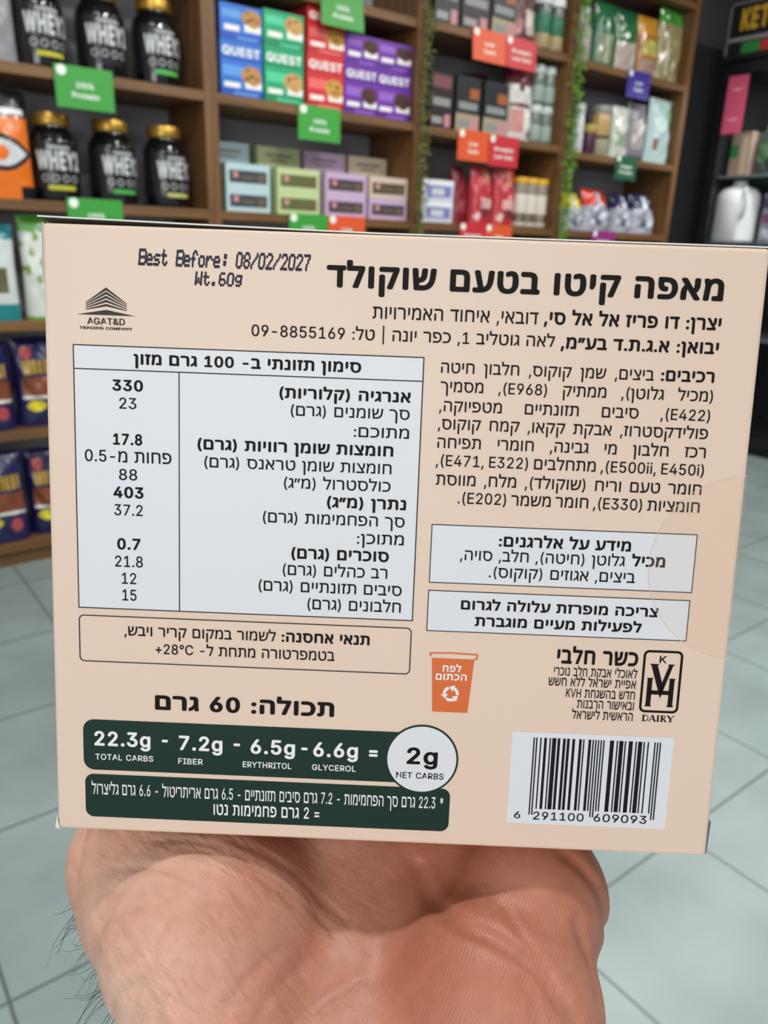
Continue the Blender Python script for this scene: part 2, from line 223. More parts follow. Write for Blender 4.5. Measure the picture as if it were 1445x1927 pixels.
'א': [486,[[[361,0,155,306,40,475,125,475,318,188,446,0]],[[45,0,45,127,52,199,72,256,105,299,150,329,176,339,197,285,166,268,142,241,126,205,117,132,117,0]],[[309,148,285,200,316,218,339,245,354,281,362,353,362,475,435,475,433,321,420,258,394,208,357,172]]]],
'ב': [435,[[[280,0,280,309,277,342,269,368,255,387,236,399,213,406,186,408,24,408,24,475,191,475,241,471,281,459,312,439,334,410,348,371,352,323,352,0]],[[24,0,24,67,415,67,415,0]]]],
'ג': [278,[[[12,-8,12,69,69,97,114,137,143,179,160,226,166,274,165,374,154,397,134,407,43,408,43,475,167,472,190,464,210,450,225,429,234,401,237,366,237,144,254,0,195,0,172,132,91,40]]]],
'ד': [419,[[[254,0,254,436,326,436,326,0]],[[8,408,8,475,399,475,399,408]]]],
'ה': [523,[[[387,0,387,309,384,342,375,368,362,387,343,399,320,406,293,408,68,408,68,475,298,475,347,471,388,459,419,439,441,410,454,371,459,323,459,0]],[[68,0,68,284,140,284,140,0]]]],
'ו': [209,[[[68,0,68,475,140,475,140,0]]]],
'ז': [241,[[[79,0,79,280,84,325,105,373,140,408,20,408,20,475,221,475,221,414,186,385,166,356,153,315,152,289,152,0]]]],
'ח': [539,[[[314,475,363,471,404,459,435,439,457,410,470,371,475,323,475,0,403,0,403,309,400,342,392,368,378,387,359,399,336,406,309,408,140,408,140,0,68,0,68,475]]]],
'ט': [540,[[[245,-9,187,3,139,28,102,68,75,123,62,195,60,237,60,475,132,475,132,237,139,168,160,113,176,92,196,75,219,62,247,55,310,55,337,62,361,75,380,92,396,113,417,168,422,320,409,374,393,399,366,414,319,412,256,390,256,459,315,479,356,483,413,474,435,464,467,432,486,388,500,271,497,187,488,142,473,103,452,69,427,41,396,18,360,2,321,-7]]]],
'י': [188,[[[60,171,60,475,132,475,132,243,96,171]]]],
'ך': [437,[[[306,-192,306,232,299,296,280,343,251,375,213,395,145,407,12,408,12,475,164,473,229,463,284,440,329,402,362,348,372,314,381,232,381,-192]]]],
'כ': [433,[[[24,0,24,67,178,67,222,72,258,88,285,114,303,149,315,190,318,237,314,289,301,331,278,364,247,389,207,403,158,408,24,408,24,475,166,475,234,467,291,444,335,409,367,362,387,305,393,240,390,196,382,156,368,118,350,84,326,55,296,32,262,14,223,4,178,0]]]],
'ל': [409,[[[84,475,381,475,381,420,231,0,155,0,306,408,12,408,12,609,84,609]]]],
'ם': [523,[[[56,0,56,475,298,475,347,471,388,459,419,439,441,410,454,371,459,323,459,0],[128,67,387,67,387,309,384,342,375,368,362,387,343,399,320,406,293,408,128,408]]]],
'מ': [517,[[[316,482,347,475,374,464,398,448,418,429,433,406,444,381,453,322,453,0,245,0,245,67,381,67,381,310,378,341,370,368,356,391,336,407,309,418,276,421,226,412,188,387,162,347,145,293,140,262,112,0,40,0,76,329,44,475,116,475,132,407,186,461,243,482]]]],
'ן': [236,[[[99,-192,99,357,94,387,79,403,53,408,16,408,16,475,100,472,124,464,144,450,159,429,169,401,172,366,172,-192]]]],
'נ': [318,[[[24,0,24,67,182,67,182,357,177,387,161,403,136,408,51,408,51,475,183,472,206,464,227,450,242,429,251,401,254,366,254,0]]]],
'ס': [546,[[[254,-9,196,5,147,33,108,75,80,130,65,200,67,299,87,408,28,408,28,475,281,475,328,471,369,461,405,445,436,422,461,394,481,361,495,323,503,281,504,197,490,131,464,77,425,35,377,6,318,-9],[281,52,329,58,366,75,395,102,416,138,430,209,429,277,423,312,411,340,396,362,377,380,355,393,300,406,160,408,142,317,138,247,142,189,153,141,171,102,198,74,235,58]]]],
'ע': [488,[[[20,0,20,67,165,67,224,72,273,88,312,116,342,158,362,213,374,285,391,475,464,475,446,285,428,183,409,133,380,86,338,47,282,18,209,2,165,0]],[[153,54,55,475,128,475,224,54]]]],
'ף': [468,[[[339,-192,339,237,335,289,321,331,298,364,267,389,226,403,176,408,8,408,8,475,184,475,253,467,309,444,354,409,386,362,405,305,411,240,411,-192]],[[115,173,90,179,67,190,34,222,14,268,8,324,8,475,80,475,80,330,89,279,104,256,127,243,181,240,181,173]]]],
'פ': [484,[[[40,0,40,67,229,67,273,72,308,88,335,114,354,149,365,190,369,237,364,289,351,331,329,364,298,389,258,403,209,408,70,408,70,475,217,475,285,467,341,444,386,409,418,362,437,305,443,240,441,196,433,156,419,118,400,84,376,55,347,32,312,14,273,4,229,0]],[[148,189,122,195,99,206,66,239,47,284,40,340,40,475,112,475,113,327,121,295,136,272,159,259,213,256,213,189]]]],
'ץ': [384,[[[109,-192,109,192,4,475,80,475,181,184,181,-192]],[[158,132,152,197,249,232,279,272,289,322,304,475,376,475,362,319,346,243,313,196,271,169]]]],
'צ': [448,[[[345,6,25,475,110,475,288,202,386,53]],[[20,0,20,67,369,67,386,53,386,0]],[[282,168,258,221,302,251,327,302,336,374,336,475,408,475,407,342,393,279,368,229,330,193]]]],
'ק': [505,[[[251,0,402,408,64,408,64,475,477,475,477,420,327,0]],[[64,-193,64,290,136,290,136,-193]]]],
'ר': [435,[[[298,0,298,309,296,342,287,368,273,387,255,399,232,406,204,408,12,408,12,475,209,475,259,471,300,459,331,439,353,410,366,371,370,323,370,0]]]],
'ש': [564,[[[74,0,32,475,104,475,140,67,268,68,317,79,361,102,398,137,426,186,445,248,450,285,468,475,540,475,522,285,503,191,469,116,433,71,385,34,322,9,241,0]],[[119,162,114,227,208,260,235,289,249,333,262,475,334,475,320,324,306,270,288,240,259,214,218,193]]]],
'ת': [535,[[[399,0,399,309,396,342,388,368,374,387,355,399,332,406,305,408,31,408,31,475,310,475,359,471,400,459,431,439,453,410,466,371,471,323,471,0]],[[28,0,28,67,78,69,98,85,108,118,109,140,109,439,181,439,181,144,178,100,169,64,153,36,130,16,100,4]]]],
'״': [294,[[[156,278,186,413,197,475,273,475,278,466,227,318,209,278]],[[10,278,41,429,49,475,124,475,130,466,78,318,61,278]]]],
}
from mathutils.geometry import tessellate_polygon
TCACHE = {}
def glyph1(ch):
    if ch in TCACHE: return TCACHE[ch]
    v, f = [], []
    for g in GLYPHS[ch][1]:
        cs = [[Vector((c[i]/1000, c[i+1]/1000, 0)) for i in range(0, len(c), 2)] for c in g]; n = len(v)
        for c in cs: v += [(p.x, p.y) for p in c]
        for t in tessellate_polygon(cs):
            a, b, c = [v[n+k] for k in t]
            f.append(tuple(n+k for k in (t if (b[0]-a[0])*(c[1]-a[1]) - (b[1]-a[1])*(c[0]-a[0]) > 0 else t[::-1])))
    TCACHE[ch] = (v, f)
    return v, f
def glyphs(s, bold=0.0, sw=1.0, *_):
    """one line of text as triangles; a bold weight is the outline stamped at several small shifts"""
    v, f, x = [], [], 0.0
    sh = [(0, 0)] if bold < 0.004 else [(bold*math.cos(2*PI*k/8), bold*0.8*math.sin(2*PI*k/8)) for k in range(8)]
    for ch in s:
        if ch == ' ': x += 0.26 * sw; continue
        gv, gf = glyph1(ch)
        for k, (dx, dy) in enumerate(sh):
            n = len(v); v += [(p[0]+x+dx, p[1]+dy, k) for p in gv]; f += [tuple(n+k for k in t) for t in gf]
        x += GLYPHS[ch][0]/1000 + bold*1.5
    return v, f
def span(v): xs = [p[0] for p in v]; return min(xs), max(xs)
BOLD = {'r': 0.006, 'm': 0.014, 'b': 0.027, 'x': 0.034}
HREF = {}
def put_text(mb, s, wt, x0, x1, yb, hgt, z, mi=0, xr=None, sl=0.0):
    """text fitted between x0 and x1 on the baseline yb; hgt is the letter height; xr fixes the x to y ratio and the word gaps take up the rest"""
    heb = bool(re.search('[\u0590-\u05ff]', s)); bo = BOLD[wt]
    k = ('\u05d4' if heb else 'H', bo)
    if k not in HREF: HREF[k] = max(p[1] for p in glyphs(k[0], bo)[0])
    sy = hgt / HREF[k]; t = vis(s); sw = 1.0
    if xr and ' ' in t:
        sx = sy * xr; a = span(glyphs(t, bo)[0]); b = span(glyphs(t, bo, 2.0)[0]); wa = a[1]-a[0]; wb = b[1]-b[0]
        sw = min(4.0, max(0.6, 1 + ((x1-x0)/sx - wa) / max(1e-6, wb-wa)))
    v, f = glyphs(t, bo, sw); a, b = span(v); sx = (x1-x0)/(b-a)
    mb.add([(x0 + (p[0]-a)*sx + sl*p[1]*sy, yb + p[1]*sy, z + p[2]*0.004) for p in v], f, mi)
    return sx/sy
def wrap_text(mb, s, r, z0, hgt, ang, bold=0.02, mi=0, a0=-PI/2):
    """text bent round an upright cylinder of radius r, centred on angle a0, ang wide"""
    v, f = glyphs(vis(s), bold, 1.0, 3); a, b = span(v); h = max(p[1] for p in v)
    mb.add([((r+p[2]*3e-5)*math.cos(a0 + ((p[0]-a)/(b-a)-.5)*ang), (r+p[2]*3e-5)*math.sin(a0 + ((p[0]-a)/(b-a)-.5)*ang), z0 + p[1]/h*hgt) for p in v], f, mi)
def face_text(mb, s, x0, x1, z0, hgt, y, bold=0.02, mi=0):
    """text on an upright face that looks along -y"""
    v, f = glyphs(vis(s), bold, 1.0, 3); a, b = span(v); h = max(p[1] for p in v)
    mb.add([(x0 + (p[0]-a)/(b-a)*(x1-x0), y - p[2]*3e-5, z0 + p[1]/h*hgt) for p in v], f, mi)

def rrect(x0, y0, x1, y1, r, n=6):
    o = []
    for cx_, cy_, a in ((x1-r, y0+r, -PI/2), (x1-r, y1-r, 0), (x0+r, y1-r, PI/2), (x0+r, y0+r, PI)):
        for i in range(n+1): o.append((cx_ + r*math.cos(a + PI/2*i/n), cy_ + r*math.sin(a + PI/2*i/n)))
    return o
def circ(x, y, r, n=64): return [(x + r*math.cos(2*PI*i/n), y + r*math.sin(2*PI*i/n)) for i in range(n)]

# ------------------------------------------------------------------ the room
def wood(name, c1, c2, axis):
    m = bpy.data.materials.new(name); m.use_nodes = True; nt = m.node_tree; b = nt.nodes['Principled BSDF']
    tc = nt.nodes.new('ShaderNodeTexCoord'); mp = nt.nodes.new('ShaderNodeMapping'); n = nt.nodes.new('ShaderNodeTexNoise')
    mp.inputs['Scale'].default_value = {'x': (1.2, 22, 22), 'z': (22, 22, 1.2)}[axis]
    n.inputs['Scale'].default_value = 2.0; n.inputs['Detail'].default_value = 5; n.inputs['Distortion'].default_value = 0.6
    r = nt.nodes.new('ShaderNodeValToRGB'); r.color_ramp.elements[0].position = 0.3; r.color_ramp.elements[1].position = 0.7
    r.color_ramp.elements[0].color = lin(c1); r.color_ramp.elements[1].color = lin(c2)
    nt.links.new(tc.outputs['Object'], mp.inputs['Vector']); nt.links.new(mp.outputs['Vector'], n.inputs['Vector']); nt.links.new(n.outputs['Fac'], r.inputs['Fac'])
    nt.links.new(r.outputs['Color'], b.inputs['Base Color']); b.inputs['Roughness'].default_value = 0.5
    return m
WOODX = wood('oak_laminate_boards', '#5c3e20', '#7d5831', 'x')
WOODZ = wood('oak_laminate_panels', '#5c3e20', '#7d5831', 'z')

def tile_mat():
    m = bpy.data.materials.new('floor_tile'); m.use_nodes = True; nt = m.node_tree; b = nt.nodes['Principled BSDF']
    tc = nt.nodes.new('ShaderNodeTexCoord'); mp = nt.nodes.new('ShaderNodeMapping'); mp.inputs['Location'].default_value = (-0.548 + 0.9, -0.705 + 0.9, 0)
    br = nt.nodes.new('ShaderNodeTexBrick'); br.offset = 0.0; br.squash = 1.0
    br.inputs['Scale'].default_value = 1.0; br.inputs['Brick Width'].default_value = 0.45; br.inputs['Row Height'].default_value = 0.45
    br.inputs['Mortar Size'].default_value = 0.0035; br.inputs['Mortar Smooth'].default_value = 0.1; br.inputs['Bias'].default_value = 0
    n = nt.nodes.new('ShaderNodeTexNoise'); n.inputs['Scale'].default_value = 3.5; n.inputs['Detail'].default_value = 6
    r = nt.nodes.new('ShaderNodeValToRGB'); r.color_ramp.elements[0].color = lin('#7c8988'); r.color_ramp.elements[1].color = lin('#8f9d9c')
    r.color_ramp.elements[0].position = 0.3; r.color_ramp.elements[1].position = 0.7
    nt.links.new(tc.outputs['Object'], mp.inputs['Vector']); nt.links.new(mp.outputs['Vector'], br.inputs['Vector']); nt.links.new(tc.outputs['Object'], n.inputs['Vector'])
    nt.links.new(n.outputs['Fac'], r.inputs['Fac']); nt.links.new(r.outputs['Color'], br.inputs['Color1']); nt.links.new(r.outputs['Color'], br.inputs['Color2'])
    br.inputs['Mortar'].default_value = lin('#566060')
    nt.links.new(br.outputs['Color'], b.inputs['Base Color']); b.inputs['Roughness'].default_value = 0.32
    bp = nt.nodes.new('ShaderNodeBump'); bp.inputs['Strength'].default_value = 0.25; bp.inputs['Distance'].default_value = 0.002; bp.invert = True
    nt.links.new(br.outputs['Fac'], bp.inputs['Height']); nt.links.new(bp.outputs['Normal'], b.inputs['Normal'])
    return m
XL, XR, YF, YB, ZC = -3.0, 5.75, -3.2, 3.52, 3.2
struct(MB().box(XL, YF, -0.1, XR, YB, 0).build('floor', tile_mat()))
struct(MB().box(XL, YB, 0, XR + 0.1, YB + 0.1, ZC).build('wall_back', mat('#55555a', 0.8)))
struct(MB().box(XR, YF, 0, XR + 0.1, YB, ZC).build('wall_right', mat('#3a3c40', 0.7)))
struct(MB().box(XL, YF, ZC, XR + 0.1, YB + 0.1, ZC + 0.1).build('ceiling', mat('#d8d8d4', 0.9)))

# ------------------------------------------------------------------ shelving
YS, YK = 3.124, 3.50           # front edge and back of the shelving
SH = {1: (0.10, 0.552, 0.96, 1.383, 1.817, 2.249, 2.68), 2: (0.10, 0.552, 0.96, 1.383, 1.817, 2.241, 2.68), 3: (0.10, 0.552, 0.96, 1.383, 1.811, 2.250, 2.68), 4: (0.10, 0.552, 0.96, 1.383, 1.795, 2.245, 2.68)}
BX = (0.395, 1.4795, 2.5435, 3.575, 4.669)
WHICH = ('left end of the wall behind the black jars', 'second from left holding bright snack cartons', 'between the two green hanging vines', 'right end of the wall holding glossy pouches')
for k in range(4):
    x0, x1 = BX[k] + 0.0005, BX[k+1] - 0.0005
    u = thing('shelving_unit', 'brown wood shelving unit, ' + WHICH[k], 'shelf', ((x0+x1)/2, YS, 0), 0, 'shelving units along the back wall')
    h = (x1-x0)/2; t = 0.029 if k < 3 else 0.045
    MB().box(-h, 0, 0, -h + 0.029, YK-YS, 2.72).build('side_panel', WOODZ, u, bevel=0.0015)
    MB().box(h - t, 0, 0, h, YK-YS, 2.72).build('side_panel', WOODZ, u, bevel=0.0015)
    MB().box(-h + 0.029, YK-YS-0.012, 0.0, h - t, YK-YS, 2.72).build('back_panel', mat('#a3a1a7', 0.7), u)
    for z in SH[k+1]:
        MB().box(-h + 0.029, 0.002, z-0.036, h - t, YK-YS-0.012, z).build('shelf_board', WOODX, u, bevel=0.0015)
    MB().box(-h + 0.029, 0.03, 0, h - t, 0.048, SH[k+1][0]-0.036).build('plinth', WOODX, u)

# ------------------------------------------------------------------ the carton held up to the lens
def c2w(x, y, d): return CAM + RT*x + UP*y + FW*d
CU = Vector((0.9991858, -0.03920116, -0.00953931)); CV = Vector((0.03738237, 0.98849381, -0.14656925)); CN = Vector((0.01517524, 0.14609331, 0.98915441)); CT = Vector((0.00131572, -0.00749244, 0.12804544))
def cdir(v): return RT*v.x + UP*v.y + FW*v.z
_o = CT - CV*0.0517248; _ow = c2w(*_o); _a, _b, _c = cdir(CU), cdir(CV), -cdir(CN)
carton = thing('snack_carton', 'peach snack carton printed with a nutrition table, held upright on an open palm', 'box')
carton.matrix_world = Matrix(((_a.x, _b.x, _c.x, _ow.x), (_a.y, _b.y, _c.y, _ow.y), (_a.z, _b.z, _c.z, _ow.z), (0, 0, 0, 1)))
HW, HH, DD = 57.5, 103.45, 42.0
MM = 0.001
class PB(MB):
    """the same builder in millimetres"""
    def build(s, *a, **k):
        s.v = [(x*MM, y*MM, z*MM) for x, y, z in s.v]
        return MB.build(s, *a, **k)
def board_mat(name, col, rough, bump=0.12):
    m = bpy.data.materials.new(name); m.use_nodes = True; nt = m.node_tree; b = nt.nodes['Principled BSDF']
    b.inputs['Base Color'].default_value = lin(col); b.inputs['Roughness'].default_value = rough
    tc = nt.nodes.new('ShaderNodeTexCoord'); n = nt.nodes.new('ShaderNodeTexNoise'); n.inputs['Scale'].default_value = 900; n.inputs['Detail'].default_value = 3
    bp = nt.nodes.new('ShaderNodeBump'); bp.inputs['Strength'].default_value = bump; bp.inputs['Distance'].default_value = 0.0001
    nt.links.new(tc.outputs['Object'], n.inputs['Vector']); nt.links.new(n.outputs['Fac'], bp.inputs['Height']); nt.links.new(bp.outputs['Normal'], b.inputs['Normal'])
    return m
PEACH = board_mat('peach_cartonboard', '#ebd0bb', 0.42)
PWHITE = board_mat('white_print', '#e4e5e8', 0.42); INK = mat('#161312', 0.6, spec=.15); GREY_INK = mat('#3a3634', 0.5, spec=.2)
GREEN = mat('#1a332b', 0.5, spec=.2); ORANGE = mat('#df6a2c', 0.45); PAPER = mat('#efeae2', 0.7); WINK = mat('#f2f1ee', 0.5); DINK = mat('#34323f', 0.6, spec=.2); BINK = mat('#17161b', 0.5, spec=.15)
PB().box(-HW, 0, -DD, HW, HH, 0).build('carton_body', PEACH, carton, bevel=0.0007, segs=3)
# the top closure, lifted a little at the left where the tuck does not sit flat
lid = PB(); n = 24
def lift(x): return 0.02 + 0.80 * max(0.0, (-4 - x) / 54.0) ** 1.2
top = []
for i in range(n+1):
    x = -HW - 0.75 + (2*HW + 0.9) * i / n; y = HH + lift(x)
    for z in (-0.25, -DD + 0.4):
        top += [(x, y, z), (x, y + 0.24, z)]
fs = []; under = []
for i in range(n):
    a = 4*i; b = a + 4
    fs += [(a, b, b+1, a+1), (a+3, b+3, b+2, a+2), (a+1, b+1, b+3, a+3)]; under += [(a+2, b+2, b, a)]
fs += [(0, 1, 3, 2), (4*n+2, 4*n+3, 4*n+1, 4*n)]
lid.add(top, fs); lid.add(top, under, 1)
o = lid.build('top_flap', [PAPER, mat('#7a7671', 0.8)], carton); o['label'] = 'top flap showing its white paper edge'
o = PB().box(-HW - 0.55, HH - 9, -DD + 4, -HW - 0.1, HH + 0.2, -1.2).build('dust_flap', mat('#b9b6b0', 0.7), carton); o['label'] = 'grey tucked-in side flap'
o = PB().add([(HW+0.05, 0.1, -0.6), (HW+0.75, 0.2, -1.6), (HW+0.95, 5.9, -1.6), (HW+0.05, 6.2, -0.6), (HW+0.05, 0.1, -9), (HW+0.75, 0.2, -9), (HW+0.95, 5.9, -9), (HW+0.05, 6.2, -9)],
        [(0, 1, 2, 3), (7, 6, 5, 4), (0, 4, 5, 1), (1, 5, 6, 2), (2, 6, 7, 3), (3, 7, 4, 0)]).build('corner_tab', mat('#6f7472', 0.6), carton); o['label'] = 'grey tab sticking out at the lower right corner'
PB().add([(-HW-0.5, 0.1, -0.2), (-HW+0.5, 0.0, 0.04), (-HW+0.25, 1.0, 0.04), (-HW-0.05, 2.6, -0.1), (-HW-0.1, 0.5, -1.4)], [(0, 1, 2, 3), (0, 3, 4), (0, 4, 1)]).build('torn_corner', PAPER, carton)
Z1, Z2, Z3 = 0.05, 0.09, 0.12
# name, outline, its colour, frame
def panel(name, x0, y0, x1, y1, r=0.0, fill=None, frame=None, z=Z1, extra=()):
    pb = PB(); pts = rrect(x0, y0, x1, y1, r) if r else [(x0, y0), (x1, y0), (x1, y1), (x0, y1)]
    ms = []
    if fill: pb.poly(pts, 0, z, 0); ms.append(fill)
    if frame:
        pb.loop(pts, frame, z + 0.02, len(ms))
        for a, b in extra: pb.line(a, b, frame, z + 0.02, len(ms))
        ms.append(GREY_INK)
    return pb.build(name, ms, carton)
PAN = {}
PAN['table'] = panel('nutrition_table', -52.8, 40.85, 3.88, 84.6, 0, PWHITE, 0.2, extra=(((-52.8, 80.82), (3.88, 80.82)), ((-35.65, 80.82), (-35.65, 40.85))))
PAN['storage'] = panel('storage_note', -52.8, 31.4, 3.79, 39.5, 0.8, None, 0.2)
PAN['allergen'] = panel('allergen_note', 6.46, 47.65, 50.36, 57.48, 0, PWHITE, 0.17)
PAN['warning'] = panel('warning_note', 6.41, 39.25, 50.21, 46.25, 0, PWHITE, 0.17)
PAN['carbs'] = panel('carbohydrate_banner', -52.55, 11.55, 7.0, 20.85, 1.9, GREEN)
PAN['foot'] = panel('footnote_banner', -52.37, 2.7, 11.85, 10.75, 1.5, GREEN)
b_ = PB(); b_.poly(circ(6.6, 16.05, 6.35), 0, Z2, 1); b_.poly(circ(6.6, 16.05, 6.0), 0, Z2 + 0.02, 0)
PAN['badge'] = b_.build('net_carbs_badge', [PWHITE, GREEN], carton)
bn = PB(); bn.poly([(7.5, 34.45), (14.75, 34.45), (14.05, 24.85), (7.98, 24.85)], 0, Z1, 0)
bn.loop([(7.25, 34.75), (7.2, 35.3), (11, 35.45), (15.25, 35.3), (15.1, 34.55), (14.75, 34.45)], 0.28, Z1, 0, closed=False)
PAN['bin'] = bn.build('recycling_bin_mark', ORANGE, carton)
PARTS = {'title': ('title_text', carton, INK), 'maker': ('maker_text', carton, INK), 'ingr': ('ingredients_text', carton, INK), 'table': ('table_text', PAN['table'], INK),
         'storage': ('storage_text', PAN['storage'], INK), 'allergen': ('allergen_text', PAN['allergen'], INK), 'warning': ('warning_text', PAN['warning'], INK), 'kosher': ('kosher_text', carton, INK),
         'bin': ('bin_text', PAN['bin'], WINK), 'contents': ('contents_text', carton, INK), 'carbs': ('carbs_text', PAN['carbs'], WINK), 'badge': ('badge_text', PAN['badge'], INK),
         'foot': ('footnote_text', PAN['foot'], WINK), 'logo': ('logo_text', None, GREY_INK), 'digits': ('barcode_digits', None, BINK)}
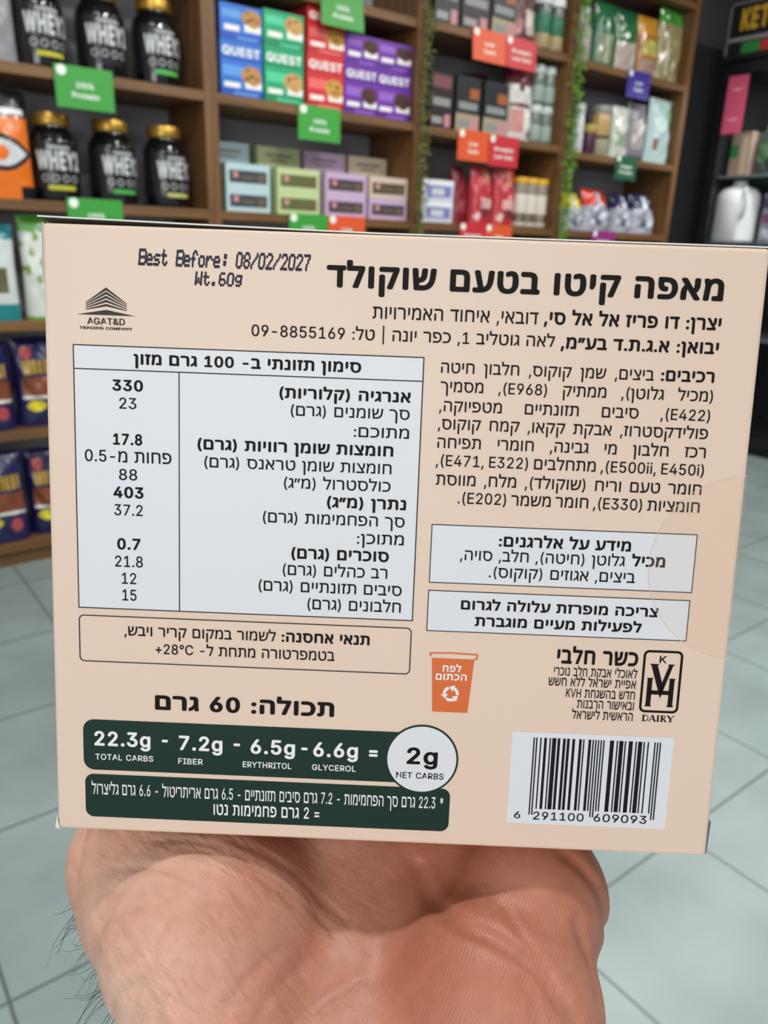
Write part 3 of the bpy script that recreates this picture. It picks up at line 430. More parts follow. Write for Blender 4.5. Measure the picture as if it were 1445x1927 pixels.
TEXTS = [
    ('title', 'מאפה קיטו בטעם שוקולד', 'b', -12.11, 50.73, 95.22, 3.24),
    ('maker', 'יצרן: דו פריז אל אל סי,', 'b', 22.75, 50.84, 90.61, 1.84),
    ('maker', 'דובאי, איחוד האמירויות', 'r', -4.61, 21.8, 90.46, 1.84),
    ('maker', 'יבואן: א.ג.ת.ד בע״מ,', 'b', 25.68, 50.83, 86.89, 1.75),
    ('maker', 'לאה גוטליב 1, כפר יונה | טל: 09-8855169', 'r', -23.94, 24.67, 87.02, 1.67),
    ('ingr', 'רכיבים:', 'b', 42.08, 50.6, 82.37, 1.68),
    ('ingr', 'ביצים, שמן קוקוס, חלבון חיטה', 'r', 6.73, 40.93, 82.32, 1.63),
    ('ingr', '(מכיל גלוטן), ממתיק (E968), מסמיך', 'r', 6.77, 50.66, 79.31, 1.64),
    ('ingr', '(E422), סיבים תזונתיים מטפיוקה,', 'r', 6.73, 50.52, 76.18, 1.65),
    ('ingr', 'פולידקסטרוז, אבקת קקאו, קמח קוקוס,', 'r', 6.67, 50.46, 73.27, 1.66),
    ('ingr', 'רכז חלבון מי גבינה, חומרי תפיחה', 'r', 6.71, 50.41, 70.23, 1.67),
    ('ingr', '(E500ii, E450i), מתחלבים (E471, E322),', 'r', 6.6, 50.39, 67.3, 1.68),
    ('ingr', 'חומר טעם וריח (שוקולד), מלח, מווסת', 'r', 6.75, 50.3, 64.14, 1.7),
    ('ingr', 'חומציות (E330), חומר משמר (E202).', 'r', 10.49, 50.28, 61.19, 1.71),
    ('table', 'סימון תזונתי ב- 100 גרם מזון', 'b', -43.01, -6.16, 81.87, 1.61),
    ('table', 'אנרגיה (קלוריות)', 'b', -19.3, 2.04, 77.37, 1.59),
    ('table', 'סך שומנים (גרם)', 'r', -17.39, 1.96, 74.57, 1.6),
    ('table', 'מתוכם:', 'r', -7.01, 2.01, 71.49, 1.61),
    ('table', 'חומצות שומן רוויות (גרם)', 'b', -32.62, -0.45, 68.53, 1.62),
    ('table', 'חומצות שומן טראנס (גרם)', 'r', -31.47, -0.63, 65.58, 1.63),
    ('table', 'כולסטרול (מ״ג)', 'r', -18.28, -0.68, 62.65, 1.64),
    ('table', 'נתרן (מ״ג)', 'b', -11.09, 2.01, 59.74, 1.65),
    ('table', 'סך הפחמימות (גרם)', 'r', -21.68, 1.88, 56.78, 1.67),
    ('table', 'מתוכן:', 'r', -5.92, 1.88, 53.76, 1.68),
    ('table', 'סוכרים (גרם)', 'b', -16.82, -0.51, 50.86, 1.69),
    ('table', 'רב כהלים (גרם)', 'r', -18.21, -0.65, 47.95, 1.7),
    ('table', 'סיבים תזונתיים (גרם)', 'r', -22.24, 1.86, 45.07, 1.71),
    ('table', 'חלבונים (גרם)', 'r', -13.93, 1.85, 42.17, 1.72),
    ('table', '330', 'b', -46.54, -41.55, 77.54, 1.75),
    ('table', '23', 'r', -45.45, -42.66, 74.63, 1.77),
    ('table', '17.8', 'b', -46.53, -41.75, 68.77, 1.79),
    ('table', 'פחות מ-0.5', 'r', -51.25, -36.94, 65.84, 1.8),
    ('table', '88', 'r', -45.64, -42.64, 62.91, 1.82),
    ('table', '403', 'b', -46.61, -41.61, 59.96, 1.83),
    ('table', '37.2', 'r', -46.52, -41.76, 56.97, 1.84),
    ('table', '0.7', 'b', -46.09, -42.19, 51.23, 1.86),
    ('table', '21.8', 'r', -46.51, -41.83, 48.2, 1.88),
    ('table', '12', 'r', -45.39, -42.97, 45.28, 1.89),
    ('table', '15', 'r', -45.34, -42.96, 42.39, 1.9),
    ('storage', 'תנאי אחסנה:', 'b', -18.21, -3.23, 36.29, 1.61),
    ('storage', 'לשמור במקום קריר ויבש,', 'r', -45.06, -19.21, 36.25, 1.61),
    ('storage', 'בטמפרטורה מתחת ל- 28°C+', 'r', -39.77, -9.11, 33.2, 1.62),
    ('allergen', 'מידע על אלרגנים:', 'b', 17.69, 39.62, 54.29, 1.64),
    ('allergen', 'מכיל', 'b', 39.97, 45.49, 51.82, 1.65),
    ('allergen', 'גלוטן (חיטה), חלב, סויה,', 'r', 11.4, 38.79, 51.7, 1.65),
    ('allergen', 'ביצים, אגוזים (קוקוס).', 'r', 16.34, 40.73, 48.92, 1.66),
    ('warning', 'צריכה מופרזת עלולה לגרום', 'b', 11.96, 45.09, 43.24, 1.52),
    ('warning', 'לפעילות מעיים מוגברת', 'b', 14.46, 42.56, 40.44, 1.53),
    ('kosher', 'כשר חלבי', 'b', 28.74, 42.47, 34.52, 2.4),
    ('kosher', 'לאוכלי אבקת חלב נוכרי', 'r', 28.37, 42.53, 32.29, 1.43),
    ('kosher', 'אפיית ישראל ללא חשש', 'r', 27.59, 42.48, 30.45, 1.43),
    ('kosher', 'חדש בהשגחת KVH', 'r', 30.71, 42.45, 28.49, 1.44),
    ('kosher', 'ובאישור הרבנות', 'r', 32.72, 42.44, 26.61, 1.44),
    ('kosher', 'הראשית לישראל', 'r', 31.99, 42.41, 24.64, 1.45),
    ('bin', 'לפח', 'b', 9.43, 12.63, 32.18, 1.08),
    ('bin', 'הכתום', 'b', 8.3, 13.62, 30.69, 1.08),
    ('contents', 'תכולה: 60 גרם', 'b', -39.92, -8.91, 23.25, 2.49),
    ('carbs', '22.3g', 'b', -50.57, -40.75, 16.2, 2.59),
    ('carbs', '7.2g', 'b', -35.79, -28.17, 16.0, 2.58),
    ('carbs', '6.5g', 'b', -23.27, -15.51, 15.9, 2.58),
    ('carbs', '6.6g', 'b', -12.34, -4.54, 15.85, 2.58),
    ('carbs', '-', 'b', -38.76, -37.72, 16.39, 2.58),
    ('carbs', '-', 'b', -26.24, -25.1, 16.25, 2.58),
    ('carbs', '-', 'b', -14.42, -13.33, 16.03, 2.58),
    ('carbs', '=', 'b', -2.61, -1.11, 15.81, 2.58),
    ('carbs', 'TOTAL CARBS', 'm', -50.46, -40.29, 13.53, 1.05),
    ('carbs', 'FIBER', 'm', -35.89, -31.6, 13.35, 1.05),
    ('carbs', 'ERYTHRITOL', 'm', -24.6, -16.08, 13.25, 1.05),
    ('carbs', 'GLYCEROL', 'm', -12.48, -4.82, 13.27, 1.05),
    ('badge', '2g', 'b', 3.95, 9.35, 15.22, 2.97),
    ('badge', 'NET CARBS', 'm', 2.25, 10.53, 12.47, 1.11),
    ('foot', '* 22.3 גרם סך הפחמימות - 7.2 גרם סיבים תזונתיים - 6.5 גרם אריתריטול - 6.6 גרם גליצרול', 'r', -51.2, 10.7, 7.03, 1.96),
    ('foot', '= 2 גרם פחמימות נטו', 'm', -29.67, -10.99, 4.09, 1.98),
    ('logo', 'AGAT&D', 'm', -50.45, -44.37, 87.93, 1.03),
    ('logo', 'TRADING COMPANY', 'b', -51.7, -43.19, 87.14, 0.43),
    ('digits', '6', 'r', 23.2, 24.33, 5.86, 1.29),
    ('digits', '291100', 'r', 26.56, 35.41, 5.77, 1.44),
    ('digits', '609093', 'r', 37.17, 46.4, 5.85, 1.44),
]
PT = {}
XR_ = None
for part, s, wt, x0, x1, yb, hg in TEXTS:
    pb = PT.setdefault(part, PB())
    if part == 'ingr' and wt == 'r': put_text(pb, s, wt, x0, x1, yb, hg, Z3, xr=0.93)
    else: put_text(pb, s, 'x' if part in ('title', 'contents') else wt, x0, x1, yb, hg, Z3)
# recycling arrows in the bin
rb = PT['bin']
for k in range(3):
    a0 = PI/2 + k*2*PI/3 + 0.35
    pts = [(11.02 + 1.12*math.cos(a0 + 1.35*i/8), 28.2 + 1.12*math.sin(a0 + 1.35*i/8)) for i in range(9)]
    rb.loop(pts, 0.52, Z3, 0, closed=False)
    e = Vector(pts[-1]); t = Vector((-math.sin(a0 + 1.35), math.cos(a0 + 1.35))); q = Vector((t.y, -t.x))
    rb.poly([tuple(e + q*0.62 - t*0.08), tuple(e + t*0.78 - q*0.12), tuple(e - q*0.62 - t*0.08)], 0, Z3)
# company logo: a stack of chevrons over a base
lg = PB(); ax = -47.35
for k in range(5):
    yt = 93.75 - 0.64*k; ys = 91.35 - 0.27*k; th = 0.46 - 0.02*k
    lg.poly([(ax, yt), (ax + 3.3, ys), (ax + 3.3, ys - 0.13), (ax, yt - th), (ax - 3.3, ys - 0.13), (ax - 3.3, ys)], 0, Z1)
lg.poly([(ax - 4.85, 89.40), (ax, 89.42), (ax + 4.75, 89.40), (ax, 90.25)], 0, Z1)
LOGO = lg.build('company_logo', GREY_INK, carton)
# kosher emblem: K over interlocked V and H in a rounded frame, DAIRY below
km = PB(); km.loop(rrect(43.55, 26.5, 49.85, 37.2, 0.8), 0.42, Z1)
put_text(km, 'K', 'm', 46.1, 47.3, 35.2, 1.25, Z1)
def serif(pb, x, y, w=1.15, h=0.2): pb.poly([(x - w/2, y - h/2), (x + w/2, y - h/2), (x + w/2, y + h/2), (x - w/2, y + h/2)], 0, Z1 + 0.03)
km.poly([(44.75, 34.9), (45.85, 34.9), (47.15, 30.9), (46.75, 28.9)], 0, Z1 + 0.01); km.poly([(48.55, 34.9), (47.85, 34.9), (46.45, 30.4), (46.75, 28.9)], 0, Z1 + 0.01)
serif(km, 45.35, 34.9, 1.5); serif(km, 48.2, 34.9, 1.1)
for x in (44.8, 48.55):
    km.poly([(x - .42, 27.5), (x + .42, 27.5), (x + .42, 32.4), (x - .42, 32.4)], 0, Z1); serif(km, x, 32.4, 1.0); serif(km, x, 27.5, 1.1)
km.poly([(44.8, 29.55), (48.55, 29.55), (48.55, 30.3), (44.8, 30.3)], 0, Z1)
EMB = km.build('kosher_emblem', INK, carton)
dm = PB(); dy, dh = 24.7, 1.15
def stroke(x0, y0, x1, y1, w): dm.line((x0, dy + y0*dh), (x1, dy + y1*dh), w*1.25, Z1)
x = 44.0                                                            # D
stroke(x+.25, 0, x+.25, 1, .24); dm.loop([(x+.25, dy+dh-.04), (x+.65, dy+dh-.06), (x+1.0, dy+dh*.75), (x+1.05, dy+dh*.5), (x+1.0, dy+dh*.25), (x+.65, dy+.06), (x+.25, dy+.04)], .13, Z1, 0, False); serif(dm, x+.2, dy+.04, .5, .08); serif(dm, x+.2, dy+dh-.04, .5, .08)
x = 45.25                                                           # A
stroke(x, 0, x+.5, 1, .09); stroke(x+.5, 1, x+1.0, 0, .24); stroke(x+.2, .35, x+.85, .35, .08); serif(dm, x, dy+.04, .4, .08); serif(dm, x+1, dy+.04, .5, .08)
x = 46.5; stroke(x+.25, 0, x+.25, 1, .24); serif(dm, x+.25, dy+.04, .55, .08); serif(dm, x+.25, dy+dh-.04, .55, .08)   # I
x = 47.15                                                           # R
stroke(x+.25, 0, x+.25, 1, .24); dm.loop([(x+.25, dy+dh-.05), (x+.7, dy+dh-.08), (x+.82, dy+dh*.76), (x+.7, dy+dh*.56), (x+.3, dy+dh*.5)], .13, Z1, 0, False); stroke(x+.5, .5, x+.95, 0, .2); serif(dm, x+.22, dy+.04, .5, .08); serif(dm, x+.2, dy+dh-.04, .45, .08); serif(dm, x+1.0, dy+.04, .3, .08)
x = 48.3; stroke(x+.1, 1, x+.6, .45, .22); stroke(x+1.1, 1, x+.6, .45, .09); stroke(x+.6, 0, x+.6, .5, .24); serif(dm, x+.6, dy+.04, .5, .08); serif(dm, x+.12, dy+dh-.04, .5, .08); serif(dm, x+1.08, dy+dh-.04, .4, .08)   # Y
dm.build('emblem_text', INK, EMB)
# barcode
bl = PB().poly([(22.0, 4.9), (49.8, 4.9), (49.8, 21.87), (22.0, 21.87)], 0, Z1); BAR = bl.build('barcode_label', PWHITE, carton)
Lc = ['0001101', '0011001', '0010011', '0111101', '0100011', '0110001', '0101111', '0111011', '0110111', '0001011']
PAR = ['LLLLLL', 'LLGLGG', 'LLGGLG', 'LLGGGL', 'LGLLGG', 'LGGLLG', 'LGGGLL', 'LGLGLG', 'LGLGGL', 'LGGLGL']
num = '6291100609093'
code = [(c, True) for c in '101']
for dgt, p in zip(num[1:7], PAR[int(num[0])]):
    l_ = Lc[int(dgt)]; code += [(c, False) for c in (l_ if p == 'L' else ''.join('1' if q == '0' else '0' for q in l_)[::-1])]
code += [(c, True) for c in '01010']
for dgt in num[7:]: code += [('1' if q == '0' else '0', False) for q in Lc[int(dgt)]]
code += [(c, True) for c in '101']
bars = PB(); mw = (47.7 - 25.72) / 95
for i, (c, g) in enumerate(code):
    if c == '1':
        xa = 25.72 + i*mw; y0 = 6.6 if g else 7.75
        bars.poly([(xa, y0), (xa + mw*1.03, y0), (xa + mw*1.03, 20.95), (xa, 20.95)], 0, Z2)
bars.build('bars', BINK, BAR)
for part, (nm, par, m) in PARTS.items():
    par = {'logo': LOGO, 'digits': BAR}.get(part, par)
    PT[part].build(nm, m, par)
# dot-matrix date stamp
FONT = {'B': 'F8 84 84 F8 84 84 F8', 'e': '00 00 70 88 F8 80 78', 's': '00 00 78 80 70 08 F0', 't': '40 40 F0 40 40 48 30', 'f': '30 48 40 E0 40 40 40', 'o': '00 00 70 88 88 88 70', 'r': '00 00 B0 C8 80 80 80',
        ':': '00 30 30 00 30 30 00', '0': '70 88 88 88 88 88 70', '8': '70 88 88 70 88 88 70', '/': '08 08 10 20 40 80 80', '2': '70 88 08 10 20 40 F8', '7': 'F8 08 10 10 20 20 20', 'W': '88 88 88 A8 A8 D8 88',
        '.': '00 00 00 00 00 60 60', '6': '70 80 80 F0 88 88 70', 'g': '00 78 88 88 78 08 70', ' ': '00 00 00 00 00 00 00'}
ds = PB()
def stamp(s, x0, x1, y0, h):
    adv = (x1 - x0) / (len(s) - 0.25); px = adv / 6.0; py = h / 7
    for k, ch in enumerate(s):
        for r, row in enumerate(FONT[ch].split()):
            bits = int(row, 16)
            for c in range(6):
                if bits >> (7 - c) & 1:
                    cx_ = x0 + k*adv + (c + .4)*px + (6 - r)*py*0.10 + random.uniform(-.025, .025); cy_ = y0 + (6 - r + .5)*py + random.uniform(-.025, .025)
                    ds.poly([(cx_ + px*.86*math.cos(q), cy_ + py*.74*math.sin(q)) for q in [2*PI*i/8 for i in range(8)]], 0, Z1 + random.uniform(0, .02))
stamp('Best Before: 08/02/2027', -42.1, -15.0, 97.4, 2.5); stamp('Wt.60g', -33.1, -25.8, 94.6, 2.1)
ds.build('date_stamp', DINK, carton)
# clear round seal folded over the right edge
sm = bpy.data.materials.new('clear_tape'); sm.use_nodes = True; nt = sm.node_tree; b = nt.nodes['Principled BSDF']
b.inputs['Base Color'].default_value = lin('#f0c898'); b.inputs['Roughness'].default_value = 0.3; b.inputs['Alpha'].default_value = 0.07
se = PB(); arc = [(min(HW, 58.3 + 15.5*math.cos(PI*.5 + PI*i/48)), 52.0 + 15.6*math.sin(PI*.5 + PI*i/48)) for i in range(49)]
se.poly([(HW, arc[0][1])] + arc + [(HW, arc[-1][1])], 0, 0.17)
side = [(HW + 0.06, y, -(15.5 - 0.8) * math.sin(PI*i/24)) for i, y in [(i, 52 + 15.6*math.cos(PI*i/24)) for i in range(25)]]
se.add(side, [tuple(range(25))])
rim = PB(); rim.loop(arc, 0.16, 0.19, 0, closed=False)
sl = se.build('clear_seal', sm, carton); sl['label'] = 'clear round tape seal on the right edge'
rim.build('seal_rim', mat('#f0dccb', 0.3, alpha=0.5), sl)

# ------------------------------------------------------------------ the hand that holds the carton
AX = Vector((0, 0.681, 0.732)); PN = Vector((0, 0.732, -0.681)); PO = Vector((0, -0.0827, 0.1217))
def blob(mb, secs, n=28, e=2.4):
    """closed loft through sections (centre, axis, half width, half thickness)"""
    b = len(mb.v)
    for c, ax, a, t in secs:
        c = Vector(c); ax = Vector(ax).normalized(); x = Vector((1, 0, 0)); x = (x - ax*x.dot(ax)).normalized(); nrm = ax.cross(x)
        for i in range(n):
            q = 2*PI*i/n; cc, ss = math.cos(q), math.sin(q)
            mb.v.append(tuple(c + x*a*math.copysign(abs(cc)**(2/e), cc) + nrm*t*math.copysign(abs(ss)**(2/e), ss)))
    k = len(secs)
    for j in range(k-1):
        for i in range(n): mb.f.append((b+j*n+i, b+j*n+(i+1) % n, b+(j+1)*n+(i+1) % n, b+(j+1)*n+i)); mb.m.append(0)
    mb.f.append(tuple(b+i for i in reversed(range(n)))); mb.m.append(0); mb.f.append(tuple(b+(k-1)*n+i for i in range(n))); mb.m.append(0)
def ball(mb, c, r, sx=1, sy=1, sz=1, n=20):
    c = Vector(c); b = len(mb.v)
    for j in range(1, n):
        th = PI*j/n
        for i in range(2*n):
            ph = PI*i/n; mb.v.append((c.x + r*sx*math.sin(th)*math.cos(ph), c.y + r*sy*math.sin(th)*math.sin(ph), c.z + r*sz*math.cos(th)))
    m = 2*n
    for j in range(n-2):
        for i in range(m): mb.f.append((b+j*m+i, b+(j+1)*m+i, b+(j+1)*m+(i+1) % m, b+j*m+(i+1) % m)); mb.m.append(0)
    mb.f.append(tuple(b+i for i in range(m))); mb.m.append(0); mb.f.append(tuple(b+(n-2)*m+i for i in reversed(range(m)))); mb.m.append(0)
def chain(mb, pts, rads):
    """rounded tapering limb through joints"""
    P = [Vector(p) for p in pts]; fine = []; fr = []
    for j in range(len(P)-1):
        for s in range(6):
            q = s/6; fine.append(P[j].lerp(P[j+1], q)); fr.append(rads[j]*(1-q) + rads[j+1]*q)
    fine.append(P[-1]); fr.append(rads[-1])
    for p, r in zip(fine, fr): ball(mb, p, r, n=9)
hb = MB()
blob(hb, [((0.030, -0.350, 0.030), (-.1, 1, .35), .043, .041), ((0.024, -0.30, 0.048), (-.1, 1, .36), .043, .040), ((0.010, -0.215, 0.080), (-.1, 1, .45), .037, .032), ((0.000, -0.150, 0.108), (-.08, 1, .6), .031, .024),
          ((-.004, -.122, .122), (0, .8, .6), .0315, .022), ((-.005, -.102, .1375), AX, .037, .0205), ((-.006, -.0885, .1505), AX, .042, .017), ((-.005, -.076, .162), AX, .043, .0145), ((-.002, -.068, .171), AX, .041, .0115)])
# thenar and hypothenar mounds
ball(hb, (-.0318, -.0800, .1450), .0212, 1.02, 1.0, 1.0)
ball(hb, (-.0484, -.0720, .1580), .0165, 1.0, 1.0, 1.0)
ball(hb, (-.0415, -.0765, .1510), .0170, 1.0, 1.0, 1.0)
ball(hb, (-.0265, -.0940, .1336), .0175, 1.0, 1.0, .95)
ball(hb, (.0190, -.0890, .1375), .0190, 1.08, 1.05, 1.0)
ball(hb, (.0280, -.0755, .1500), .0160, 1.0, 1.0, 1.0)
ball(hb, (.0160, -.1010, .1290), .0165, 1.05, 1.0, 1.0)
# thumb behind the carton's lower left
chain(hb, [(-.044, -.0765, .152), (-.0500, -.0725, .166), (-.048, -.062, .1815), (-.041, -.040, .1925), (-.033, -.022, .1925)], [.0165, .0142, .0118, .0108, .0082])
# four fingers, each bent up behind the carton's back
for fx, fx2, L in ((-.0285, -.030, .93), (-.0085, -.009, 1.0), (.0115, .012, .95), (.0300, .0325, .78)):
    chain(hb, [(fx, -.0715, .160), (fx*1.02, -.0660, .1755), (fx2, -.066 + .031*L, .1885), (fx2, -.066 + .054*L, .1858), (fx2*.98, -.066 + .073*L, .1805)], [.0112, .0108, .0092, .0083, .0070])
h0 = hb.build('tmp_hand', mat('#808080'))
rm = h0.modifiers.new('r', 'REMESH'); rm.mode = 'VOXEL'; rm.voxel_size = 0.00085
sm_ = h0.modifiers.new('s', 'SMOOTH'); sm_.factor = 0.5; sm_.iterations = 70
bpy.context.view_layer.update()
hm = bpy.data.meshes.new_from_object(h0.evaluated_get(bpy.context.evaluated_depsgraph_get()))
bpy.data.objects.remove(h0)
# palm creases, as (x, distance along the palm) polylines with depth and width
CREASES = [([(0.0047, 0.0296), (-0.0002, 0.0237), (-0.0016, 0.0169), (-0.0009, 0.0111), (-0.0079, 0.0075), (-0.0149, 0.0034), (-0.0192, 0.0003)], 0.0006, 0.003),
           ([(0.0066, 0.0289), (0.0079, 0.0245), (0.0092, 0.0209), (0.0128, 0.0156), (0.0182, 0.0127), (0.0245, 0.0087), (0.0291, 0.0039), (0.0311, 0.0006)], 0.0011, 0.0014),
           ([(0.0333, 0.0281), (0.0366, 0.0259), (0.0398, 0.0234), (0.0418, 0.0192)], 0.001, 0.0014),
           ([(0.0209, 0.0189), (0.0231, 0.0136), (0.0268, 0.008), (0.028, 0.0034)], 0.0004, 0.0008),
           ([(0.0221, 0.0057), (0.0238, 0.0034), (0.0246, 0.0003)], 0.0005, 0.0009),
           ([(0.0342, 0.0169), (0.036, 0.0117), (0.0369, 0.0063)], 0.0007, 0.001),
           ([(-0.0422, 0.0022), (-0.0391, 0.0087), (-0.0363, 0.0149)], 0.0004, 0.0007),
           ([(-0.0342, 0.0045), (-0.0317, 0.0087), (-0.0272, 0.0149)], 0.0004, 0.0007),
           ([(-0.0271, 0.0011), (-0.0232, 0.0063), (-0.0178, 0.0117)], 0.0004, 0.0007),
           ([(-0.0374, 0.0011), (-0.0348, 0.0075), (-0.0297, 0.013)], 0.0004, 0.0007),
           ([(-0.0148, 0.0022), (-0.0112, 0.0057), (-0.0039, 0.0099)], 0.0004, 0.0007),
           ([(-0.0365, 0.0274), (-0.0264, 0.0245), (-0.0156, 0.0189)], 0.0004, 0.0007),
           ([(-0.0432, 0.0304), (-0.0298, 0.0274), (-0.0188, 0.0223), (-0.0091, 0.0169)], 0.0004, 0.0007),
           ([(-0.0395, 0.0237), (-0.0303, 0.0209), (-0.021, 0.0162)], 0.0004, 0.0007),
           ([(-0.0489, 0.0259), (-0.0387, 0.023), (-0.0299, 0.0189)], 0.0004, 0.0007),
           ([(-0.0278, 0.0289), (-0.0161, 0.0252), (-0.007, 0.0189)], 0.0004, 0.0007),
           ([(-0.0502, 0.0169), (-0.0439, 0.0175), (-0.0367, 0.0169)], 0.0004, 0.0007),
           ([(-0.0474, 0.0093), (-0.0421, 0.0099), (-0.0372, 0.0093)], 0.0004, 0.0007),
           ([(-0.0474, 0.0045), (-0.0439, 0.0063), (-0.0392, 0.0063)], 0.0004, 0.0007),
           ([(-0.05, 0.0216), (-0.0431, 0.0202), (-0.0343, 0.0156)], 0.0004, 0.0007),
           ([(-0.0206, 0.0011), (-0.0185, 0.0057), (-0.0136, 0.0111)], 0.0004, 0.0007),
           ([(-0.0303, 0.0011), (-0.0261, 0.0034), (-0.0197, 0.0045)], 0.0004, 0.0007)]
def seg_d(px, py, a, b):
    vx, vy = b[0]-a[0], b[1]-a[1]; q = max(0, min(1, ((px-a[0])*vx + (py-a[1])*vy)/(vx*vx + vy*vy + 1e-12)))
    return math.hypot(px-a[0]-vx*q, py-a[1]-vy*q)
for v in hm.vertices:
    p = v.co; q = p - PO; s = q.dot(AX)
    if -0.03 < s < 0.06 and q.dot(PN) > -0.02 and v.normal.dot(PN) > -0.2:
        dep = 0.0
        for pts, dp, wd in CREASES:
            if min(a[0] for a in pts) - .006 < p.x < max(a[0] for a in pts) + .006:
                d = min(seg_d(p.x, s, pts[i], pts[i+1]) for i in range(len(pts)-1))
                if d < wd*3: dep += dp * math.exp(-(d/wd)**2) 
        if dep: v.co = p - Vector(v.normal) * dep
# skin flattens where it touches the carton
for v in hm.vertices:
    r = v.co - _o; bx, by, bz = r.dot(CU), r.dot(CV), r.dot(CN); g = 0.0004
    if abs(bx) < .0575 + g and -g < by < .10345 and -g < bz < .042 + g:
        if by + g < .042 + g - bz + .004: v.co = v.co - CV*(by + g)
        else: v.co = v.co + CN*(.042 + g - bz)
ul = hm.uv_layers.new(name='palm'); vi = [0] * len(hm.loops); hm.loops.foreach_get('vertex_index', vi)
pu = [(v.co.x, (v.co - PO).dot(AX)) for v in hm.vertices]
ul.data.foreach_set('uv', [c for i in vi for c in pu[i]])
for v in hm.vertices: v.co = c2w(*v.co) - c2w(0, -.09, .14)
hm.flip_normals()
sk = bpy.data.materials.new('skin'); sk.use_nodes = True; nt = sk.node_tree; b = nt.nodes['Principled BSDF']
b.inputs['Roughness'].default_value = 0.47; b.inputs['Subsurface Weight'].default_value = 0.35; b.inputs['Subsurface Radius'].default_value = (0.0035, 0.0013, 0.0007); b.inputs['Subsurface Scale'].default_value = 1.0
tc = nt.nodes.new('ShaderNodeTexCoord')
def N(t, **k):
    n = nt.nodes.new(t)
    for a, x in k.items(): n.inputs[a].default_value = x
    return n
n1 = N('ShaderNodeTexNoise', Scale=38.0, Detail=5.0); n2 = N('ShaderNodeTexNoise', Scale=420.0, Detail=3.0)
rp = nt.nodes.new('ShaderNodeValToRGB'); rp.color_ramp.elements[0].position = .34; rp.color_ramp.elements[1].position = .68
rp.color_ramp.elements[0].color = lin('#d99f86'); rp.color_ramp.elements[1].color = lin('#f0c6b0')
mx = nt.nodes.new('ShaderNodeMix'); mx.data_type = 'RGBA'; mx.blend_type = 'MULTIPLY'; mx.inputs['Factor'].default_value = 0.25
nt.links.new(tc.outputs['Object'], n1.inputs['Vector']); nt.links.new(tc.outputs['Object'], n2.inputs['Vector']); nt.links.new(n1.outputs['Fac'], rp.inputs['Fac'])
mw = nt.nodes.new('ShaderNodeMix'); mw.data_type = 'RGBA'; mw.blend_type = 'MULTIPLY'; mw.inputs['B'].default_value = (0.66, 0.43, 0.35, 1)   # redder inner palm, with shading towards the right painted into the colour
uv = nt.nodes.new('ShaderNodeUVMap'); uv.uv_map = 'palm'; sx = nt.nodes.new('ShaderNodeSeparateXYZ'); nt.links.new(uv.outputs['UV'], sx.inputs['Vector'])
mr = nt.nodes.new('ShaderNodeMapRange'); mr.interpolation_type = 'SMOOTHSTEP'; mr.inputs['From Min'].default_value = -.045; mr.inputs['From Max'].default_value = .012; nt.links.new(sx.outputs['X'], mr.inputs['Value'])
nt.links.new(mr.outputs['Result'], mw.inputs['Factor']); nt.links.new(rp.outputs['Color'], mw.inputs['A'])
nt.links.new(mw.outputs['Result'], mx.inputs['A']); nt.links.new(n2.outputs['Fac'], mx.inputs['B']); nt.links.new(mx.outputs['Result'], b.inputs['Base Color'])
def ramp(a, b_):                                                    # 0..1 across the palm from x=a to x=b_
    m = nt.nodes.new('ShaderNodeMapRange'); m.inputs['From Min'].default_value = a; m.inputs['From Max'].default_value = b_; nt.links.new(sx.outputs['X'], m.inputs['Value']); return m.outputs['Result']
def mul(a, b_):
    m = nt.nodes.new('ShaderNodeMath'); m.operation = 'MULTIPLY'; nt.links.new(a, m.inputs[0]); nt.links.new(b_, m.inputs[1]); return m.outputs[0]
def rot(angle, scale=(1, 1, 1)):
    m = nt.nodes.new('ShaderNodeMapping'); m.inputs['Rotation'].default_value = (0, 0, angle); m.inputs['Scale'].default_value = scale
    r0 = nt.nodes.new('ShaderNodeMapping'); r0.inputs['Rotation'].default_value = (0, 0, angle); nt.links.new(uv.outputs['UV'], r0.inputs['Vector'])
    m.inputs['Rotation'].default_value = (0, 0, 0); nt.links.new(r0.outputs['Vector'], m.inputs['Vector']); return m.outputs['Vector']
vo = N('ShaderNodeTexVoronoi', Scale=900.0); vo.feature = 'DISTANCE_TO_EDGE'; nt.links.new(tc.outputs['Object'], vo.inputs['Vector'])
wv = N('ShaderNodeTexWave', Scale=520.0, Distortion=14.0, Detail=2.0); wv.inputs['Detail Scale'].default_value = 0.12; nt.links.new(rot(0.5), wv.inputs['Vector'])      # friction ridges
wr_ = N('ShaderNodeTexNoise', Scale=1.0, Detail=4.0); nt.links.new(rot(-0.75, (620, 70, 1)), wr_.inputs['Vector'])                       # fine lines over the thumb mound
wr2 = N('ShaderNodeTexNoise', Scale=1.0, Detail=4.0); nt.links.new(rot(0.45, (90, 700, 1)), wr2.inputs['Vector'])
def bump(h, st, dist, prev=None):
    b_ = N('ShaderNodeBump', Strength=st, Distance=dist); nt.links.new(h, b_.inputs['Height'])
    if prev: nt.links.new(prev.outputs['Normal'], b_.inputs['Normal'])
    return b_
n3 = N('ShaderNodeTexNoise', Scale=150.0, Detail=6.0); nt.links.new(tc.outputs['Object'], n3.inputs['Vector'])
bb = bump(vo.outputs['Distance'], .2, .00025)
bb = bump(mul(wv.outputs['Fac'], ramp(-.012, .020)), .3, .00009, bb)
bb = bump(mul(wr_.outputs['Fac'], ramp(.012, -.025)), .5, .0008, bb)
bb = bump(mul(wr2.outputs['Fac'], ramp(.012, -.025)), .45, .0006, bb)
bb = bump(n3.outputs['Fac'], .15, .0008, bb)
nt.links.new(bb.outputs['Normal'], b.inputs['Normal'])
hm.materials.clear(); hm.materials.append(sk)
